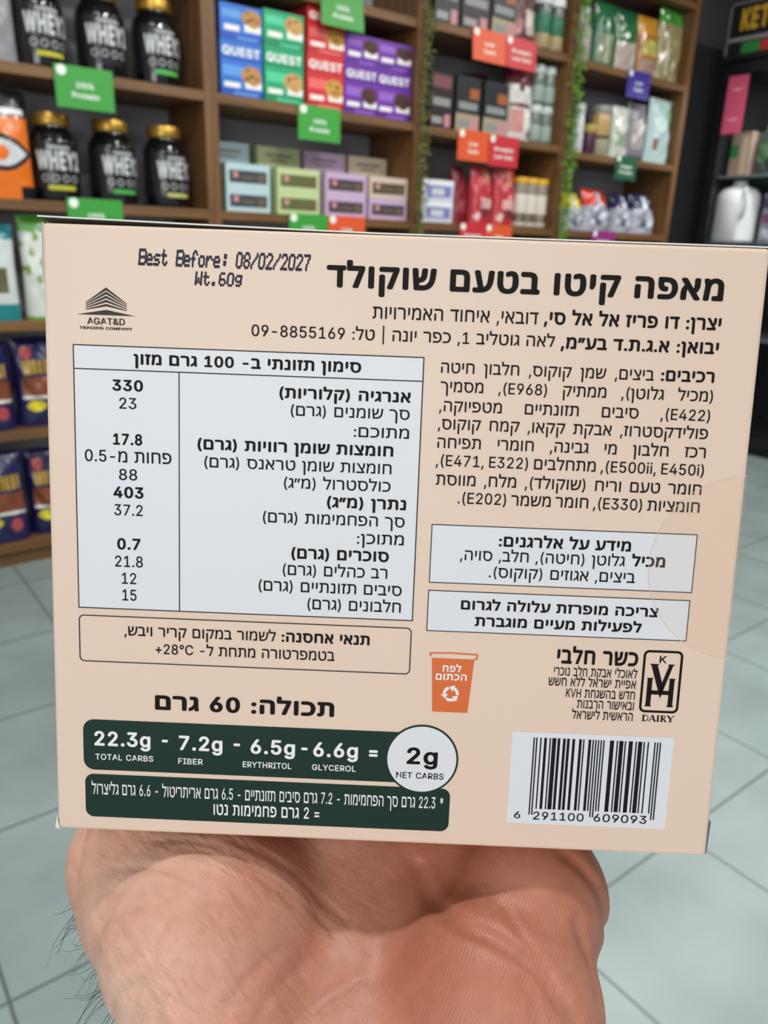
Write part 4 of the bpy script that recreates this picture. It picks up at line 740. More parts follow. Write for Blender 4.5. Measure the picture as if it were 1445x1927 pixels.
hm.polygons.foreach_set('use_smooth', [True] * len(hm.polygons))
person = bpy.data.objects.new('person', hm); C.objects.link(person); person.location = c2w(0, -.09, .14)
tag(person, 'bare forearm and open hand, palm towards the viewer, holding up the peach carton', 'person')
# dark hairs along the thumb side of the wrist
hr = MB()
cand = [v for v in hm.vertices if v.normal.dot(RT) < -0.6 and v.normal.dot(FW) > -0.35 and (v.co + person.location - CAM).dot(RT) < -0.036 and (v.co + person.location - CAM).dot(UP) < -0.076 - .012*random.random()]
for v in random.sample(cand, min(len(cand), 230)):
    p = v.co.copy(); n = v.normal; yl = (p + person.location - CAM).dot(UP)
    L_ = random.uniform(.003, .008) * (1.3 if yl < -.078 else 0.7); w_ = random.uniform(-.5, .9)
    pts = [p + n*(L_*.8*q) + UP*(-L_*.9*q*q*w_) + FW*(random.uniform(-.1, .25)*L_*q) for q in (0, .3, .6, 1)]
    hr.tube(pts, [.00006, .00005, .00004, .00002], 4)
ho = hr.build('arm_hair', mat('#2a211c', 0.5), person); ho['label'] = 'dark hairs on the side of the wrist'; ho['kind'] = 'stuff'

# ------------------------------------------------------------------ goods on the shelves
def jar_body(name, parent, m, r=.087, h=.30, lidh=.045):
    hb_ = h - lidh
    prof = [(r*.90, 0), (r*.985, .006), (r, .016), (r, hb_*.80), (r*.985, hb_*.83), (r*.97, hb_*.835), (r*.95, hb_*.87), (r*.80, hb_*.955), (r*.70, hb_*.985), (r*.70, hb_ + .004)]
    return MB().lathe(prof, 48).build(name, m, parent, smooth=True)
def whey_jar(loc, rz, stripe, label, group):
    t = thing('protein_tub', label, 'tub', loc, rz, group); r = .087
    jar_body('body', t, mat('#0d0e10', 0.10, coat=.5))
    lb = MB(); n = 40
    for a_, b_, mi in ((.045, .198, 0),):
        vs_ = []
        for i in range(n+1):
            a = -PI/2 - 1.9 + 3.8*i/n
            for z in (a_, b_): vs_.append(((r+.0008)*math.cos(a), (r+.0008)*math.sin(a), z))
        lb.add(vs_, [(2*i, 2*i+2, 2*i+3, 2*i+1) for i in range(n)], mi)
    lab = lb.build('label', mat('#1b1c1e', 0.22), t, smooth=True)
    tx = MB(); wrap_text(tx, 'WHEY2', r+.0026, .112, .062, 1.85, .045)
    for k in range(16):                                         # scribbled script line above the name
        a = -PI/2 - .42 + .84*k/15; tx.add([((r+.002)*math.cos(a+da), (r+.002)*math.sin(a+da), .184 + .004*math.sin(k*2.1) + dz) for da, dz in ((-.022, -.005), (.022, -.005), (.022, .005), (-.022, .005))], [(0, 1, 2, 3)])
    for k, a in enumerate((-.62, -.22, .2, .6)):                 # row of round claims
        for q in range(10):
            b0, b1 = 2*PI*q/10, 2*PI*(q+.7)/10
            tx.add([((r+.002)*math.cos(-PI/2+a+rr*math.cos(bb)/r), (r+.002)*math.sin(-PI/2+a+rr*math.cos(bb)/r), .080 + rr*math.sin(bb)) for rr, bb in ((.009, b0), (.009, b1), (.013, b1), (.013, b0))], [(0, 1, 2, 3)])
    tx.build('label_print', mat('#c6c8ca', 0.35), lab)
    if stripe:
        st = MB(); vs_ = []
        for i in range(15):
            a = -PI/2 - .55 + 1.15*i/14
            for z in (.040, .056): vs_.append(((r+.002)*math.cos(a), (r+.002)*math.sin(a), z))
        st.add(vs_, [(2*i, 2*i+2, 2*i+3, 2*i+1) for i in range(14)]).build('flavour_stripe', mat(stripe, 0.5), lab)
    ld = MB().lathe([(.060, .257), (.0655, .260), (.0665, .264), (.0665, .294), (.064, .300), (.058, .3015)], 48).build('lid', mat('#b08a3a', 0.33, metal=.75), t, smooth=True)
    return t
Yj = YS + .13
JG = 'black protein tubs'
for x, stp, l in ((.885, '#b9b52c', 'black tub with a yellow stripe, leftmost of three on the upper shelf'), (1.105, None, 'black tub without a coloured stripe, middle of the upper shelf'), (1.315, '#49a847', 'black tub with a green stripe on the upper shelf beside the wood divider')):
    whey_jar((x, Yj, 1.8175), random.uniform(-.08, .25), stp, l, JG)
for x, stp, l in ((.894, '#b9b52c', 'black tub with gold lid and yellow stripe next to the orange bag'), (1.112, '#43a045', 'black gold-lidded tub with green stripe, middle of the lower row'), (1.328, '#b3b46a', 'black gold-lidded tub with pale olive stripe beside the wood divider')):
    whey_jar((x, Yj, 1.3835), random.uniform(-.05, .25), stp, l, JG)

def blob_pts(cx, cz, rx, rz_, seed, n=18):
    rd = random.Random(seed); return [(cx + rx*(1+rd.uniform(-.14, .14))*math.cos(2*PI*i/n), cz + rz_*(1+rd.uniform(-.14, .14))*math.sin(2*PI*i/n)) for i in range(n)]
def vpoly(mb, pts, y, mi=0): mb.add([(x, y, z) for x, z in pts], [tuple(range(len(pts)))], mi)
def carton_box(name, label, cat, x, z, w, h, d, yf, cols, rects=(), pics=(), texts=(), rz=0.0, group=None, rough=.4, open_top=False):
    """cols[0] is the board; rects (u0,v0,u1,v1,colour index) are printed into the front; pics are pictures; texts (s,u0,u1,v0,vh,colour)"""
    t = thing(name, label, cat, (x, yf + d/2, z), rz, group)
    us = sorted({0, 1} | {r[0] for r in rects} | {r[2] for r in rects}); vs_ = sorted({0, 1} | {r[1] for r in rects} | {r[3] for r in rects})
    m = MB(); X = lambda u: (u-.5)*w
    for i in range(len(us)-1):
        for j in range(len(vs_)-1):
            c = 0; u, v = (us[i]+us[i+1])/2, (vs_[j]+vs_[j+1])/2
            for r in rects:
                if r[0] < u < r[2] and r[1] < v < r[3]: c = r[4]
            m.add([(X(us[i]), -d/2, vs_[j]*h), (X(us[i+1]), -d/2, vs_[j]*h), (X(us[i+1]), -d/2, vs_[j+1]*h), (X(us[i]), -d/2, vs_[j+1]*h)], [(0, 1, 2, 3)], c)
    a, b = w/2, d/2
    m.add([(-a, -b, 0), (a, -b, 0), (a, b, 0), (-a, b, 0), (-a, -b, h), (a, -b, h), (a, b, h), (-a, b, h)], [(0, 3, 2, 1), (4, 5, 6, 7), (1, 2, 6, 5), (2, 3, 7, 6), (3, 0, 4, 7)], 0)
    m.build('carton', [mat(c, rough) for c in cols], t)
    for k, (cx, cz, rx, rz_, c1, c2) in enumerate(pics):
        p = MB(); vpoly(p, blob_pts((cx-.5)*w, cz*h, rx*w, rz_*h, k+3), -d/2-.0006)
        rd = random.Random(k + int(x*100))
        for q in range(7): vpoly(p, blob_pts((cx-.5)*w + rd.uniform(-.6, .6)*rx*w, cz*h + rd.uniform(-.6, .6)*rz_*h, rx*w*.16, rz_*h*.14, q, 8), -d/2-.0010, 1)
        p.build('picture', [mat(c1, .5), mat(c2, .5)], t)
    if texts:
        p = MB(); ms = []
        for s, u0, u1, v0, vh, c in texts:
            if c not in ms: ms.append(c)
            face_text(p, s, X(u0), X(u1), v0*h, vh*h, -d/2-.0012, .03, ms.index(c))
        p.build('print', [mat(c, .4) for c in ms], t)
    return t

# bright snack cartons
def snack(label, x, z, w, h, full, board, light, strip, c1, c2, rz=0.0):
    R_ = [(0, 0, 1, .14 if full else .2, 2)]
    if full: R_ += [(0, .66, 1, .72, 2), (.05, .38, .55, .56, 1), (.08, .17, .46, .26, 3), (.58, .18, .98, .31, 3), (.3, .05, .9, .10, 1)]
    else: R_ += [(.05, .62, .5, .85, 1), (.1, .27, .46, .42, 3), (.58, .3, .98, .5, 3), (.4, .06, .9, .13, 1)]
    pics = [(.74, .42, .25, .17, c1, c2)] if full else [(.76, .68, .24, .24, c1, c2)]
    tx = [('QUEST', .05, .95, .745, .15, '#f4f4f4')] if full else []
    return carton_box('snack_bar_carton', label, 'box', x, z, w, h, .20, YS + .035, [board, light, strip, '#efece6'], R_, pics, tx, rz, 'bright snack cartons')
zq = 1.8175 - .0002
snack('blue carton with cookie picture, lower of the two blue', 1.635, zq, .186, .20, True, '#2f6fc6', '#5f98dd', '#1e4fb2', '#b9854a', '#5a351c')
snack('blue carton with cookie picture stacked on the lower blue one', 1.637, zq+.2005, .184, .125, False, '#2f6fc6', '#5f98dd', '#1e4fb2', '#b9854a', '#5a351c')
snack('green carton with cookie picture, lower of the two green', 1.832, zq, .186, .205, True, '#12a06c', '#4fc898', '#0c8558', '#c99a5c', '#9a6a34')
snack('green carton with cookie picture stacked on the lower green one', 1.832, zq+.2055, .188, .13, False, '#12a06c', '#4fc898', '#0c8558', '#c99a5c', '#9a6a34')
snack('red carton with pastry picture, lower of the two red', 2.037, zq, .188, .21, True, '#cf2a2c', '#e86a66', '#b4202a', '#c8963c', '#7a3d1a')
snack('red carton with pastry picture stacked on the lower red one', 2.040, zq+.2105, .188, .172, True, '#cf2a2c', '#e86a66', '#b4202a', '#c8963c', '#7a3d1a')
snack('purple carton beside the red stack, lower one', 2.227, zq, .180, .20, True, '#6a2c9c', '#9160c4', '#53208a', '#4a2720', '#2e1512')
snack('purple carton on top, beside the red stack', 2.227, zq+.2005, .180, .115, False, '#6a2c9c', '#9160c4', '#53208a', '#4a2720', '#2e1512')
snack('purple carton at the right end of the shelf, lower one', 2.415, zq, .188, .20, True, '#6a2c9c', '#9160c4', '#53208a', '#4a2720', '#2e1512', -.03)
snack('purple carton at the right end of the shelf, on top', 2.415, zq+.2005, .188, .115, False, '#6a2c9c', '#9160c4', '#53208a', '#4a2720', '#2e1512', -.03)

# pastel cartons, two high in front and three high behind
def pastel(label, x, z, w, yf, board, win, rz=0.0):
    return carton_box('pastry_carton', label, 'box', x, z, w, .094, .15, yf, [board, win, '#c98a86', '#6d5a44'], [(.07, .2, .93, .72, 1), (.16, .42, .27, .66, 2), (.72, .28, .88, .6, 3), (.35, .38, .66, .5, 2 if win == '#000' else 3)], rz=rz, group='pastel pastry cartons')
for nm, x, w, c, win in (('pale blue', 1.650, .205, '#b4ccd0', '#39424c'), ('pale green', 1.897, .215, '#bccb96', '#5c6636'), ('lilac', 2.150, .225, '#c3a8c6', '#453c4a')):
    pastel(nm + ' carton with a dark window, lower one in front', x, 1.3832, w, YS + .03, c, win); pastel(nm + ' carton with a dark window, upper one in front', x, 1.4775, w, YS + .03, c, win)
pastel('lilac carton at the right end beneath the beige one', 2.395, 1.3832, .225, YS + .03, '#bfa6c2', '#453c4a'); pastel('beige carton with a dark window at the right end', 2.395, 1.4775, .225, YS + .03, '#cdb8a8', '#4e4a34')
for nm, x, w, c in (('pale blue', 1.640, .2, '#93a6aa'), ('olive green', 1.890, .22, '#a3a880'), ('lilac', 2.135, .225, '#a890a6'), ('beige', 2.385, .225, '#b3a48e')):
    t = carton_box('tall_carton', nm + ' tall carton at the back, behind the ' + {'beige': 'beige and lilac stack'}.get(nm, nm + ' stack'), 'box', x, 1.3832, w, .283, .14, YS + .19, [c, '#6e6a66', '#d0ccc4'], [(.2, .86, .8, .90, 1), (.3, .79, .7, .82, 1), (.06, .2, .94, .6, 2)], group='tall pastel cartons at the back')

# pouches
eye = purple = None
def pouch(name, label, cat, x, z, w, h, d, yf, cols, paint=None, rz=0.0, group=None, rough=.3, wr=.004, taper=.0, lean=0.0, seed=1, texts=(), children=()):
    t = thing(name, label, cat, (x, yf + d/2, z), rz, group); rd = random.Random(seed + int(x*1000)); nu, nv = (64, 90) if paint in (eye, purple) else (26, 34)
    ph = [rd.uniform(0, 6.28) for _ in range(6)]
    def P(u, v, s):
        ww = w/2 * (1 - .05*math.sin(PI*v) - taper*v); th = d/2 * (max(0.0, 1 - abs(2*u-1)**3))**.5 * ((.88 + .4*v) if v < .3 else 1.0*(max(0.0, 1 - ((v-.3)/.7)**2))**.6) 
        th = max(th, .002)
        wk = wr*math.sin(9*u + ph[0] + 4*v)*math.sin(11*v + ph[1] + 3*u) + wr*.7*math.sin(23*v + ph[2] + 6*u)*math.sin(17*u + ph[3])
        wk *= min(1, 4*u*(1-u)*2) * min(1, v*6) * (1 if v < .93 else .3)
        return ((2*u-1)*ww, s*th + (wk if s < 0 else 0) + lean*v*v*h, v*h)
    m = MB()
    for s in (-1, 1):
        vs_ = [P(i/nu, j/nv, s) for j in range(nv+1) for i in range(nu+1)]; fs = []
        b = len(m.v); m.v += vs_
        for j in range(nv):
            for i in range(nu):
                q = (b+j*(nu+1)+i, b+j*(nu+1)+i+1, b+(j+1)*(nu+1)+i+1, b+(j+1)*(nu+1)+i)
                m.f.append(q if s < 0 else q[::-1]); m.m.append(paint((i+.5)/nu, (j+.5)/nv) if paint else 0)
    n1_ = (nu+1)*(nv+1)
    for i in range(nu): m.f.append((i, n1_+i, n1_+i+1, i+1)); m.m.append(0)
    for j in range(nv):
        for i, fl in ((0, 1), (nu, 0)):
            q = (j*(nu+1)+i, (j+1)*(nu+1)+i, n1_+(j+1)*(nu+1)+i, n1_+j*(nu+1)+i); m.f.append(q if fl == 0 else q[::-1]); m.m.append(paint(i/nu, (j+.5)/nv) if paint else 0)
    tp = nv*(nu+1)
    for i in range(nu): m.f.append((tp+i, tp+i+1, n1_+tp+i+1, n1_+tp+i)); m.m.append(paint((i+.5)/nu, .99) if paint else 0)
    m.build('bag', [mat(c, rough, coat=.25) if isinstance(c, str) else c for c in cols], t, smooth=True)
    ww = w/2*(1-taper); MB().box(-ww, lean*h - .0035, h*.958, ww, lean*h + .0035, h + .002).build('top_seal', mat(cols[paint(.5, .99)] if paint and isinstance(cols[paint(.5, .99)], str) else (cols[0] if isinstance(cols[0], str) else '#aaaaaa'), rough), t)
    if texts:
        p = MB(); ms = []
        for s, u0, u1, v0, vh, c in texts:
            if c not in ms: ms.append(c)
            y = P(.5, v0 + vh/2, -1)[1] - .008; face_text(p, s, (u0-.5)*w, (u1-.5)*w, v0*h, vh*h, y, .03, ms.index(c))
        p.build('print', [mat(c, .4) for c in ms], t)
    return t
def bands(*bs):
    """paint by rectangles (u0,v0,u1,v1,slot), later ones over earlier ones"""
    def f(u, v):
        c = 0
        for a, b, e, g, k in bs:
            if a <= u <= e and b <= v <= g: c = k
        return c
    return f
def eye(u, v):
    if v > .84: return 1
    if v > .74: return 1 if (u > .97 or not .2 < u < .9 or not .77 < v < .82) else 3
    if v < .12: return 1 if u > .7 or u < .1 else 0
    dx, dy = (u-.42)/.5, (v-.42)/.2
    if dx*dx*.72 + abs(dy) < .62: return 2 if (dx/.28)**2*.5 + (dy/.5)**2 > .5 else 0
    if dx*dx*.65 + abs(dy) < .84: return 1
    return 0
pouch('supplement_bag', 'orange and black bag with an eye picture at the left edge', 'bag', .705, 1.3832, .20, .36, .11, YS + .03, ['#e0701a', '#17181b', '#c9cbce', '#dddddd'], eye, .05, wr=.002)
pouch('clear_bag', 'grey translucent bag on the upper shelf at the left edge', 'bag', .715, 1.8172, .17, .33, .10, YS + .05, ['#8f9194', '#b9babc'], bands((.1, .5, .5, .8, 1)), rough=.2)
pouch('snack_pouch', 'white pouch with teal top at the left edge, half in frame', 'bag', .622, .9602, .17, .335, .09, YS + .04, ['#c9d0cc', '#1f7f86', '#5f5a3c'], bands((0, .84, 1, 1, 1), (.45, .3, .75, .55, 2), (0, 0, 1, .18, 1)), wr=.003)
pouch('snack_pouch', 'white pouch with green leaf print and green top, behind the carton corner', 'bag', .820, .9602, .19, .37, .09, YS + .04, ['#d3d8cf', '#5aa53a', '#7d9a55'], lambda u, v: 1 if v > .86 or v < .03 else (2 if math.sin(19*u+7*v)*math.sin(23*v-5*u) > .45 and v > .35 else 0), wr=.003)
# dark purple bags on the two lowest shelves
def purple(u, v):
    if .60 < v < .76 and .12 < u < .88: return 1 if math.sin(60*u) > -.75 else 0
    if .36 < v < .57 and .08 < u < .92: return 2
    if .32 < v <= .36 and .08 < u < .92: return 3
    if (u-.22)**2 + ((v-.84)*1.4)**2 < .011 or (u-.72)**2 + ((v-.2)*1.4)**2 < .012: return 4
    if (u-.3)**2/.03 + (v-.24)**2/.004 < 1: return 5
    return 0
PC = ['#1d1a4a', '#a8852a', '#7a4026', '#d9d6cf', '#b0474a', '#d8c82c']
for z0, hs, nm in ((.5522, (.33, .34, .32), 'upper'), (.1002, (.36, .35, .36), 'lower')):
    for k, x in enumerate((.540, .750)):
        pouch('pastry_bag', 'dark purple bag on the ' + nm + ' bottom shelf, ' + ('cut by the left frame edge', 'its right side behind the peach carton', 'almost wholly behind the peach carton')[k], 'bag', x, z0, .205, hs[k], .12, YS + .02 + .02*(k % 2), PC, purple, random.uniform(-.1, .15), 'dark purple bags on the bottom shelves', wr=.006, seed=k)

# bay with the red and orange cards
def bottle(name, label, cat, x, y, z, r, h, body, cap, bands_=(), group=None, neck=.75, caph=.16, rough=.25, sh=.8, alpha=1.0):
    t = thing(name, label, cat, (x, y, z), 0, group); hb_ = h*(1-caph)
    MB().lathe([(r*.9, 0), (r, .006), (r, hb_*sh), (r*(1+neck)/2, hb_*(sh+.6*(1-sh))), (r*neck, hb_*.985), (r*neck, hb_+.003)], 32).build('body', mat(body, rough, coat=.2, alpha=alpha), t, smooth=True)
    for k, (z0, z1, c) in enumerate(bands_):
        MB().lathe([(r*1.004, hb_*sh*z0), (r*1.012, hb_*sh*z0+.001), (r*1.012, hb_*sh*z1-.001), (r*1.004, hb_*sh*z1)], 32).build('label', mat(c, .45), t, smooth=True)
    cr = r*neck*1.12
    MB().lathe([(cr*.96, hb_-.002), (cr, hb_+.002), (cr, h-.004), (cr*.95, h), (cr*.8, h+.001)], 32).build('cap', mat(cap, .4), t, smooth=True)
    return t
def dark_carton(label, x, z, w, h, cols, rects, rz=0.0, yf=YS + .04):
    return carton_box('protein_mix_carton', label, 'box', x, z, w, h, .13, yf, cols, rects, rz=rz, group='dark baking mix cartons')
A1 = [(.08, .74, .92, .95, 1), (.1, .42, .9, .56, 3), (.08, .1, .55, .22, 2), (.66, .06, .92, .28, 4)]
dc = ['#2c2326', '#7b4a4c', '#9b9a98', '#8f8f90', '#c58a90']
bc = ['#26292c', '#5d6a72', '#a89a7c', '#8a8e90', '#c58a90', '#a85a30']
B1 = [(0, 0, 1, .34, 2), (.1, .1, .6, .24, 3), (.66, .06, .95, .3, 4), (.1, .42, .9, .55, 3), (.55, .62, .95, .8, 5)]
dark_carton('black carton behind the vine on the top shelf', 2.715, 2.2503, .15, .26, ['#33363a', '#6a7076', '#9a9c9e', '#8f8f90', '#c58a90'], A1)
dark_carton('dark brown carton, second along the top shelf', 2.895, 2.2503, .19, .26, dc, A1, .05)
dark_carton('black and beige carton above the orange card on the top shelf', 3.085, 2.2503, .17, .26, bc, B1, .05)
pouch('powder_pouch', 'white and brown pouch above the upper red card', 'bag', 3.262, 2.2502, .165, .27, .10, YS + .05, ['#5f3436', '#c9bdb4', '#cfd2d0', '#c07a80'], bands((.45, .2, .98, .62, 1), (.0, 0, 1, .12, 2), (.05, .2, .3, .45, 3), (0, .85, 1, 1, 2)), wr=.004)
for k, x in enumerate((3.388, 3.488)):
    bottle('supplement_jar', ('green-labelled jar with white cap, left of a pair on the top shelf', 'green-labelled jar with white cap, right of a pair on the top shelf')[k], 'jar', x, YS + .07, 2.2503, .048, .25, '#4a5250', '#e3e6e6', ((.06, .45, '#9c8a62'), (.46, .96, '#1d6b4c')), 'green jars with white caps', .9, .15)
dark_carton('dark brown carton on the middle shelf next to the vine', 2.705, 1.8113, .145, .245, dc, A1, .05)
dark_carton('black and beige carton on the middle shelf, left of its twin', 2.880, 1.8113, .165, .25, bc, B1, .05)
dark_carton('black and beige carton on the middle shelf beside the white bag', 3.072, 1.8113, .175, .25, bc, B1, .05)
bottle('supplement_jar', 'tub with dark red lid behind the middle-shelf cartons', 'jar', 3.105, YS + .27, 1.8113, .088, .31, '#3a3c3e', '#551a20', (), None, .9, .2)
pouch('powder_bag', 'tall white bag with dark red top on the middle shelf', 'bag', 3.272, 1.8112, .19, .335, .12, YS + .03, ['#c9c8c4', '#6d1c26', '#a5646a', '#c98c86', '#e4e2de'], bands((0, .78, 1, 1, 1), (.3, .70, .55, .78, 1), (.05, .46, .75, .52, 1), (.02, .12, .5, .44, 3), (.5, .2, .95, .4, 4), (.7, .05, .95, .14, 1)), .06, wr=.004)
for k, (x, z, l) in enumerate(((3.415, 1.8113, 'lower left'), (3.50, 1.8113, 'lower right'), (3.415, 2.0025, 'upper left'), (3.50, 2.0025, 'upper right'))):
    bottle('pill_bottle', 'small grey-green bottle, ' + l + ' of the four stacked beside the white bag', 'bottle', x, YS + .09, z, .040, .19, '#5f6f66', '#c5ccca', ((.15, .75, '#8fa096'),), 'stacked grey-green bottles', .85, .18)
for k in range(2):
    carton_box('protein_bar_carton', ('white and lavender carton, lower of two beside the vine', 'white and lavender carton, upper of two beside the vine')[k], 'box', 2.715, 1.3832 + k*.1003, .205, .10, .15, YS + .04, ['#c6ccd4', '#7f7ab4', '#e3e6ea'], [(.14, .2, .92, .72, 1), (.3, .3, .7, .6, 0), (0, .78, 1, 1, 2)], group='white and lavender cartons')
def redbag(u, v):
    if .48 < u < .7 and .68 < v < .98 and abs(u-.6) < .11*(v-.6)/.3: return 2
    if .25 < u < .8 and .3 < v < .48: return 1
    if .35 < u < .8 and .14 < v < .28: return 3
    if (u-.2)**2 + (v-.15)**2*2 < .012: return 4
    return 0
RC = ['#b8323c', '#d7a9a6', '#b98a5a', '#7a3438', '#e7c3c0']
pouch('red_bag', 'dark red bag turned sideways, leftmost of three red bags', 'bag', 2.905, 1.3832, .11, .28, .10, YS + .07, ['#7e1c2a', '#9a4048'], bands((.2, .2, .8, .4, 1)), .3, 'red bags on the lower shelf')
pouch('red_bag', 'red bag with pale print, middle of three red bags', 'bag', 3.035, 1.3832, .165, .285, .10, YS + .03, RC, redbag, .1, 'red bags on the lower shelf')
pouch('red_bag', 'red bag with pale print next to the yellow-capped bottles', 'bag', 3.203, 1.3832, .170, .285, .10, YS + .03, RC, redbag, .1, 'red bags on the lower shelf')
for k, x in enumerate((3.336, 3.418, 3.500)):
    bottle('shake_bottle', ('left', 'middle', 'right')[k] + ' one of three bottles with yellow caps', 'bottle', x, YS + .075, 1.3833, .0405, .255, '#8f8578', '#e0a820', ((.05, .80, '#cfc6b8'), (.12, .35, '#6a4a34')), 'yellow-capped bottles', .93, .10, sh=.93)

# right-hand bay
bottle('spray_bottle', 'white bottle at the left end of the top shelf, right bay', 'bottle', 3.735, YS + .09, 2.2453, .050, .27, '#b9b4b4', '#e6e6ea', ((.1, .7, '#a89a98'),), None, .5, .28)
pouch('snack_pouch', 'green pouch with beige lower half, top shelf of the right bay', 'bag', 3.885, 2.2452, .17, .31, .09, YS + .03, ['#1f6a42', '#8f947a', '#c6d2c4'], bands((.1, .05, .8, .5, 1), (.45, .05, .53, .75, 2)), rough=.2, wr=.004)
pouch('snack_pouch', 'green pouch with a white label patch, top shelf of the right bay', 'bag', 4.085, 2.2452, .20, .31, .10, YS + .03, ['#2c6b3c', '#b5a79c', '#cdd8cc', '#1b5a3a'], bands((0, .78, 1, 1, 3), (.05, .04, .75, .46, 1), (.7, .05, .82, .5, 2)), rough=.2, wr=.004)
pouch('snack_pouch', 'orange pouch standing left of the clear green-topped one', 'bag', 4.285, 2.2452, .19, .31, .10, YS + .03, ['#a8692c', '#c78a2a', '#b5a95a', '#a5867a'], bands((0, .70, 1, 1, 1), (.1, .36, .9, .62, 2), (.1, .05, .9, .3, 3)), rough=.22, wr=.004)
pouch('snack_pouch', 'clear pouch with green top at the right end of the top shelf', 'bag', 4.505, 2.2452, .235, .385, .10, YS + .03, ['#8f855c', '#3f8d34', '#c9c4b0'], bands((0, .80, 1, 1, 1), (.2, .08, .28, .7, 2), (.45, .0, .55, .3, 2)), .05, rough=.15, wr=.008)
zz = 1.7953
bottle('supplement_tube', 'slim white tube at the left end of the middle shelf, right bay', 'bottle', 3.755, YS + .07, zz, .034, .25, '#d6d6e0', '#b9bcc6', ((.1, .6, '#c4c2d0'),), None, .9, .2)
carton_box('tea_carton', 'black carton behind the white tube on the middle shelf', 'box', 3.865, zz, .095, .28, .08, YS + .14, ['#15161a', '#3a3d44'], [(.2, .6, .8, .8, 1)])
bottle('supplement_jar', 'small purple jar with yellow lid on the middle shelf', 'jar', 3.850, YS + .06, zz, .036, .155, '#4b2440', '#a8913a', (), None, .95, .25)
bottle('supplement_jar', 'amber jar with black and white label on the middle shelf', 'jar', 3.965, YS + .085, zz, .058, .265, '#b5945a', '#8f8f8c', ((.02, .48, '#8e8c74'), (.5, .6, '#2a2a28')), None, .9, .14)
pouch('snack_pouch', 'white pouch above the dark green card', 'bag', 4.105, zz, .145, .275, .08, YS + .02, ['#c4cabf', '#8fa58a', '#e2e6e2'], bands((.1, .25, .9, .5, 1), (.3, .55, .45, .8, 2)), rough=.2, wr=.006)
pouch('snack_pouch', 'grey mauve pouch beneath the blue card', 'bag', 4.275, zz, .175, .31, .09, YS + .03, ['#7f7884', '#a79f9a', '#4b3a40'], bands((.15, .2, .85, .7, 1), (0, 0, 1, .1, 2)), rough=.25, wr=.004)
pouch('snack_pouch', 'pale mint pouch at the right end of the middle shelf', 'bag', 4.495, zz, .245, .36, .10, YS + .02, ['#a9c3c2', '#7fae84', '#8f5a4c', '#c3d8d4'], bands((.65, .6, .95, .88, 1), (.12, .2, .3, .38, 2), (.1, .5, .6, .72, 3)), .08, rough=.25, wr=.006)
for x, w, h, c, l, sd in ((3.785, .17, .20, '#d6c81e', 'silver bag with a yellow top, lower shelf of the right bay', 1), (4.005, .26, .235, '#c93a20', 'silver bag with a red top, lower shelf of the right bay', 2), (4.250, .18, .225, '#20244a', 'silver bag with a navy top beside the red-topped one', 3), (4.465, .23, .235, '#20264e', 'silver bag with a navy top at the right end', 4)):
    pouch('silver_bag', l, 'bag', x, 1.3832, w, h, .13, YS + .03, ['#a3a6b2', c, '#c9ccd6', '#6c6e7c'], bands((0, .62, 1, 1, 1), (.38, .62, .6, .95, 2), (.3, .15, .5, .5, 3), (.6, .2, .8, .45, 2)), random.uniform(-.1, .1), 'silver bags on the lower shelf', rough=.16, wr=.010, taper=.18, lean=.12, seed=sd)

# price cards hanging from the shelf edges
def card(label, x, z, w, h, col, lines, tilt=0.0, group='coloured shelf cards'):
    t = thing('shelf_card', label, 'sign', (x, YS - .004, z), 0, group); t.rotation_euler = (tilt, 0, 0)
    MB().box(-w/2, -.0015, -h, w/2, .0015, 0).build('card', mat(col, .45), t, bevel=.0006)
    for i, (s, ws) in enumerate(lines):
        p = MB(); face_text(p, s, -ws*w/2, ws*w/2, -h*(.50 + .24*i), h*.13, -.0024, .03); p.build('lettering', mat('#e9efe6', .5), t)
    p = MB()
    vpoly(p, [(-w*.38 + .017*math.cos(2*PI*q/16), -h*.13 + .017*math.sin(2*PI*q/16)) for q in range(16)], -.0022)
    p.build('emblem', mat('#e9efe6', .5), t)
    return t
G_, O_, R__ = '#379636', '#d9552c', '#c42c38'
PR = [('100%', .30), ('Protein', .46)]
card('green card under the upper row of black tubs', .990, 1.832, .205, .136, G_, PR)
card('green card under the gold-lidded tubs, partly behind the carton top', .990, 1.398, .205, .136, G_, PR)
card('green card at the top edge above the purple cartons', 2.090, 2.262, .215, .136, '#2f8f2f', PR, -.12)
card('green card under the red carton', 1.982, 1.822, .215, .136, '#3b9a38', PR)
card('green card under the lilac cartons, just above the peach carton', 1.925, 1.388, .200, .136, G_, PR)
card('orange card just right of the green one, above the peach carton', 2.132, 1.388, .205, .136, O_, [('Low', .28), ('Sugar', .40)])
card('orange card on the top shelf edge, beside a red card', 2.952, 2.264, .222, .140, O_, [('Low', .28), ('Carb', .34)], -.10)
card('red card on the top shelf edge, beside an orange card', 3.175, 2.264, .215, .140, R__, [('Protein', .62), ('Low Carb', .62)], -.10)
card('orange card on the middle shelf edge, left of a red card', 2.892, 1.820, .208, .140, O_, [('Low', .28), ('Carb', .34)])
card('red card on the middle shelf edge, right of an orange card', 3.108, 1.815, .215, .144, R__, [('Protein', .62), ('Low Carb', .62)])
card('red card under the red bags, just above the peach carton', 2.928, 1.388, .185, .136, R__, [('Protein', .62), ('Low Carb', .62)])
card('orange card under the red bags, just above the peach carton', 3.118, 1.388, .195, .136, O_, [('Low', .28), ('Carb', .34)])
card('blue card beneath the green pouches in the right bay', 4.157, 2.255, .208, .140, '#3a2f92', [('Low', .32), ('Carb', .40)])
card('dark green card under the white pouch in the right bay', 4.137, 1.808, .200, .130, '#1f5a40', [('Sugar', .55), ('Protein', .62)])
card('magenta card under the silver bags', 4.005, 1.388, .220, .136, '#8f2f78', [('Protein', .5), ('Low', .3)])

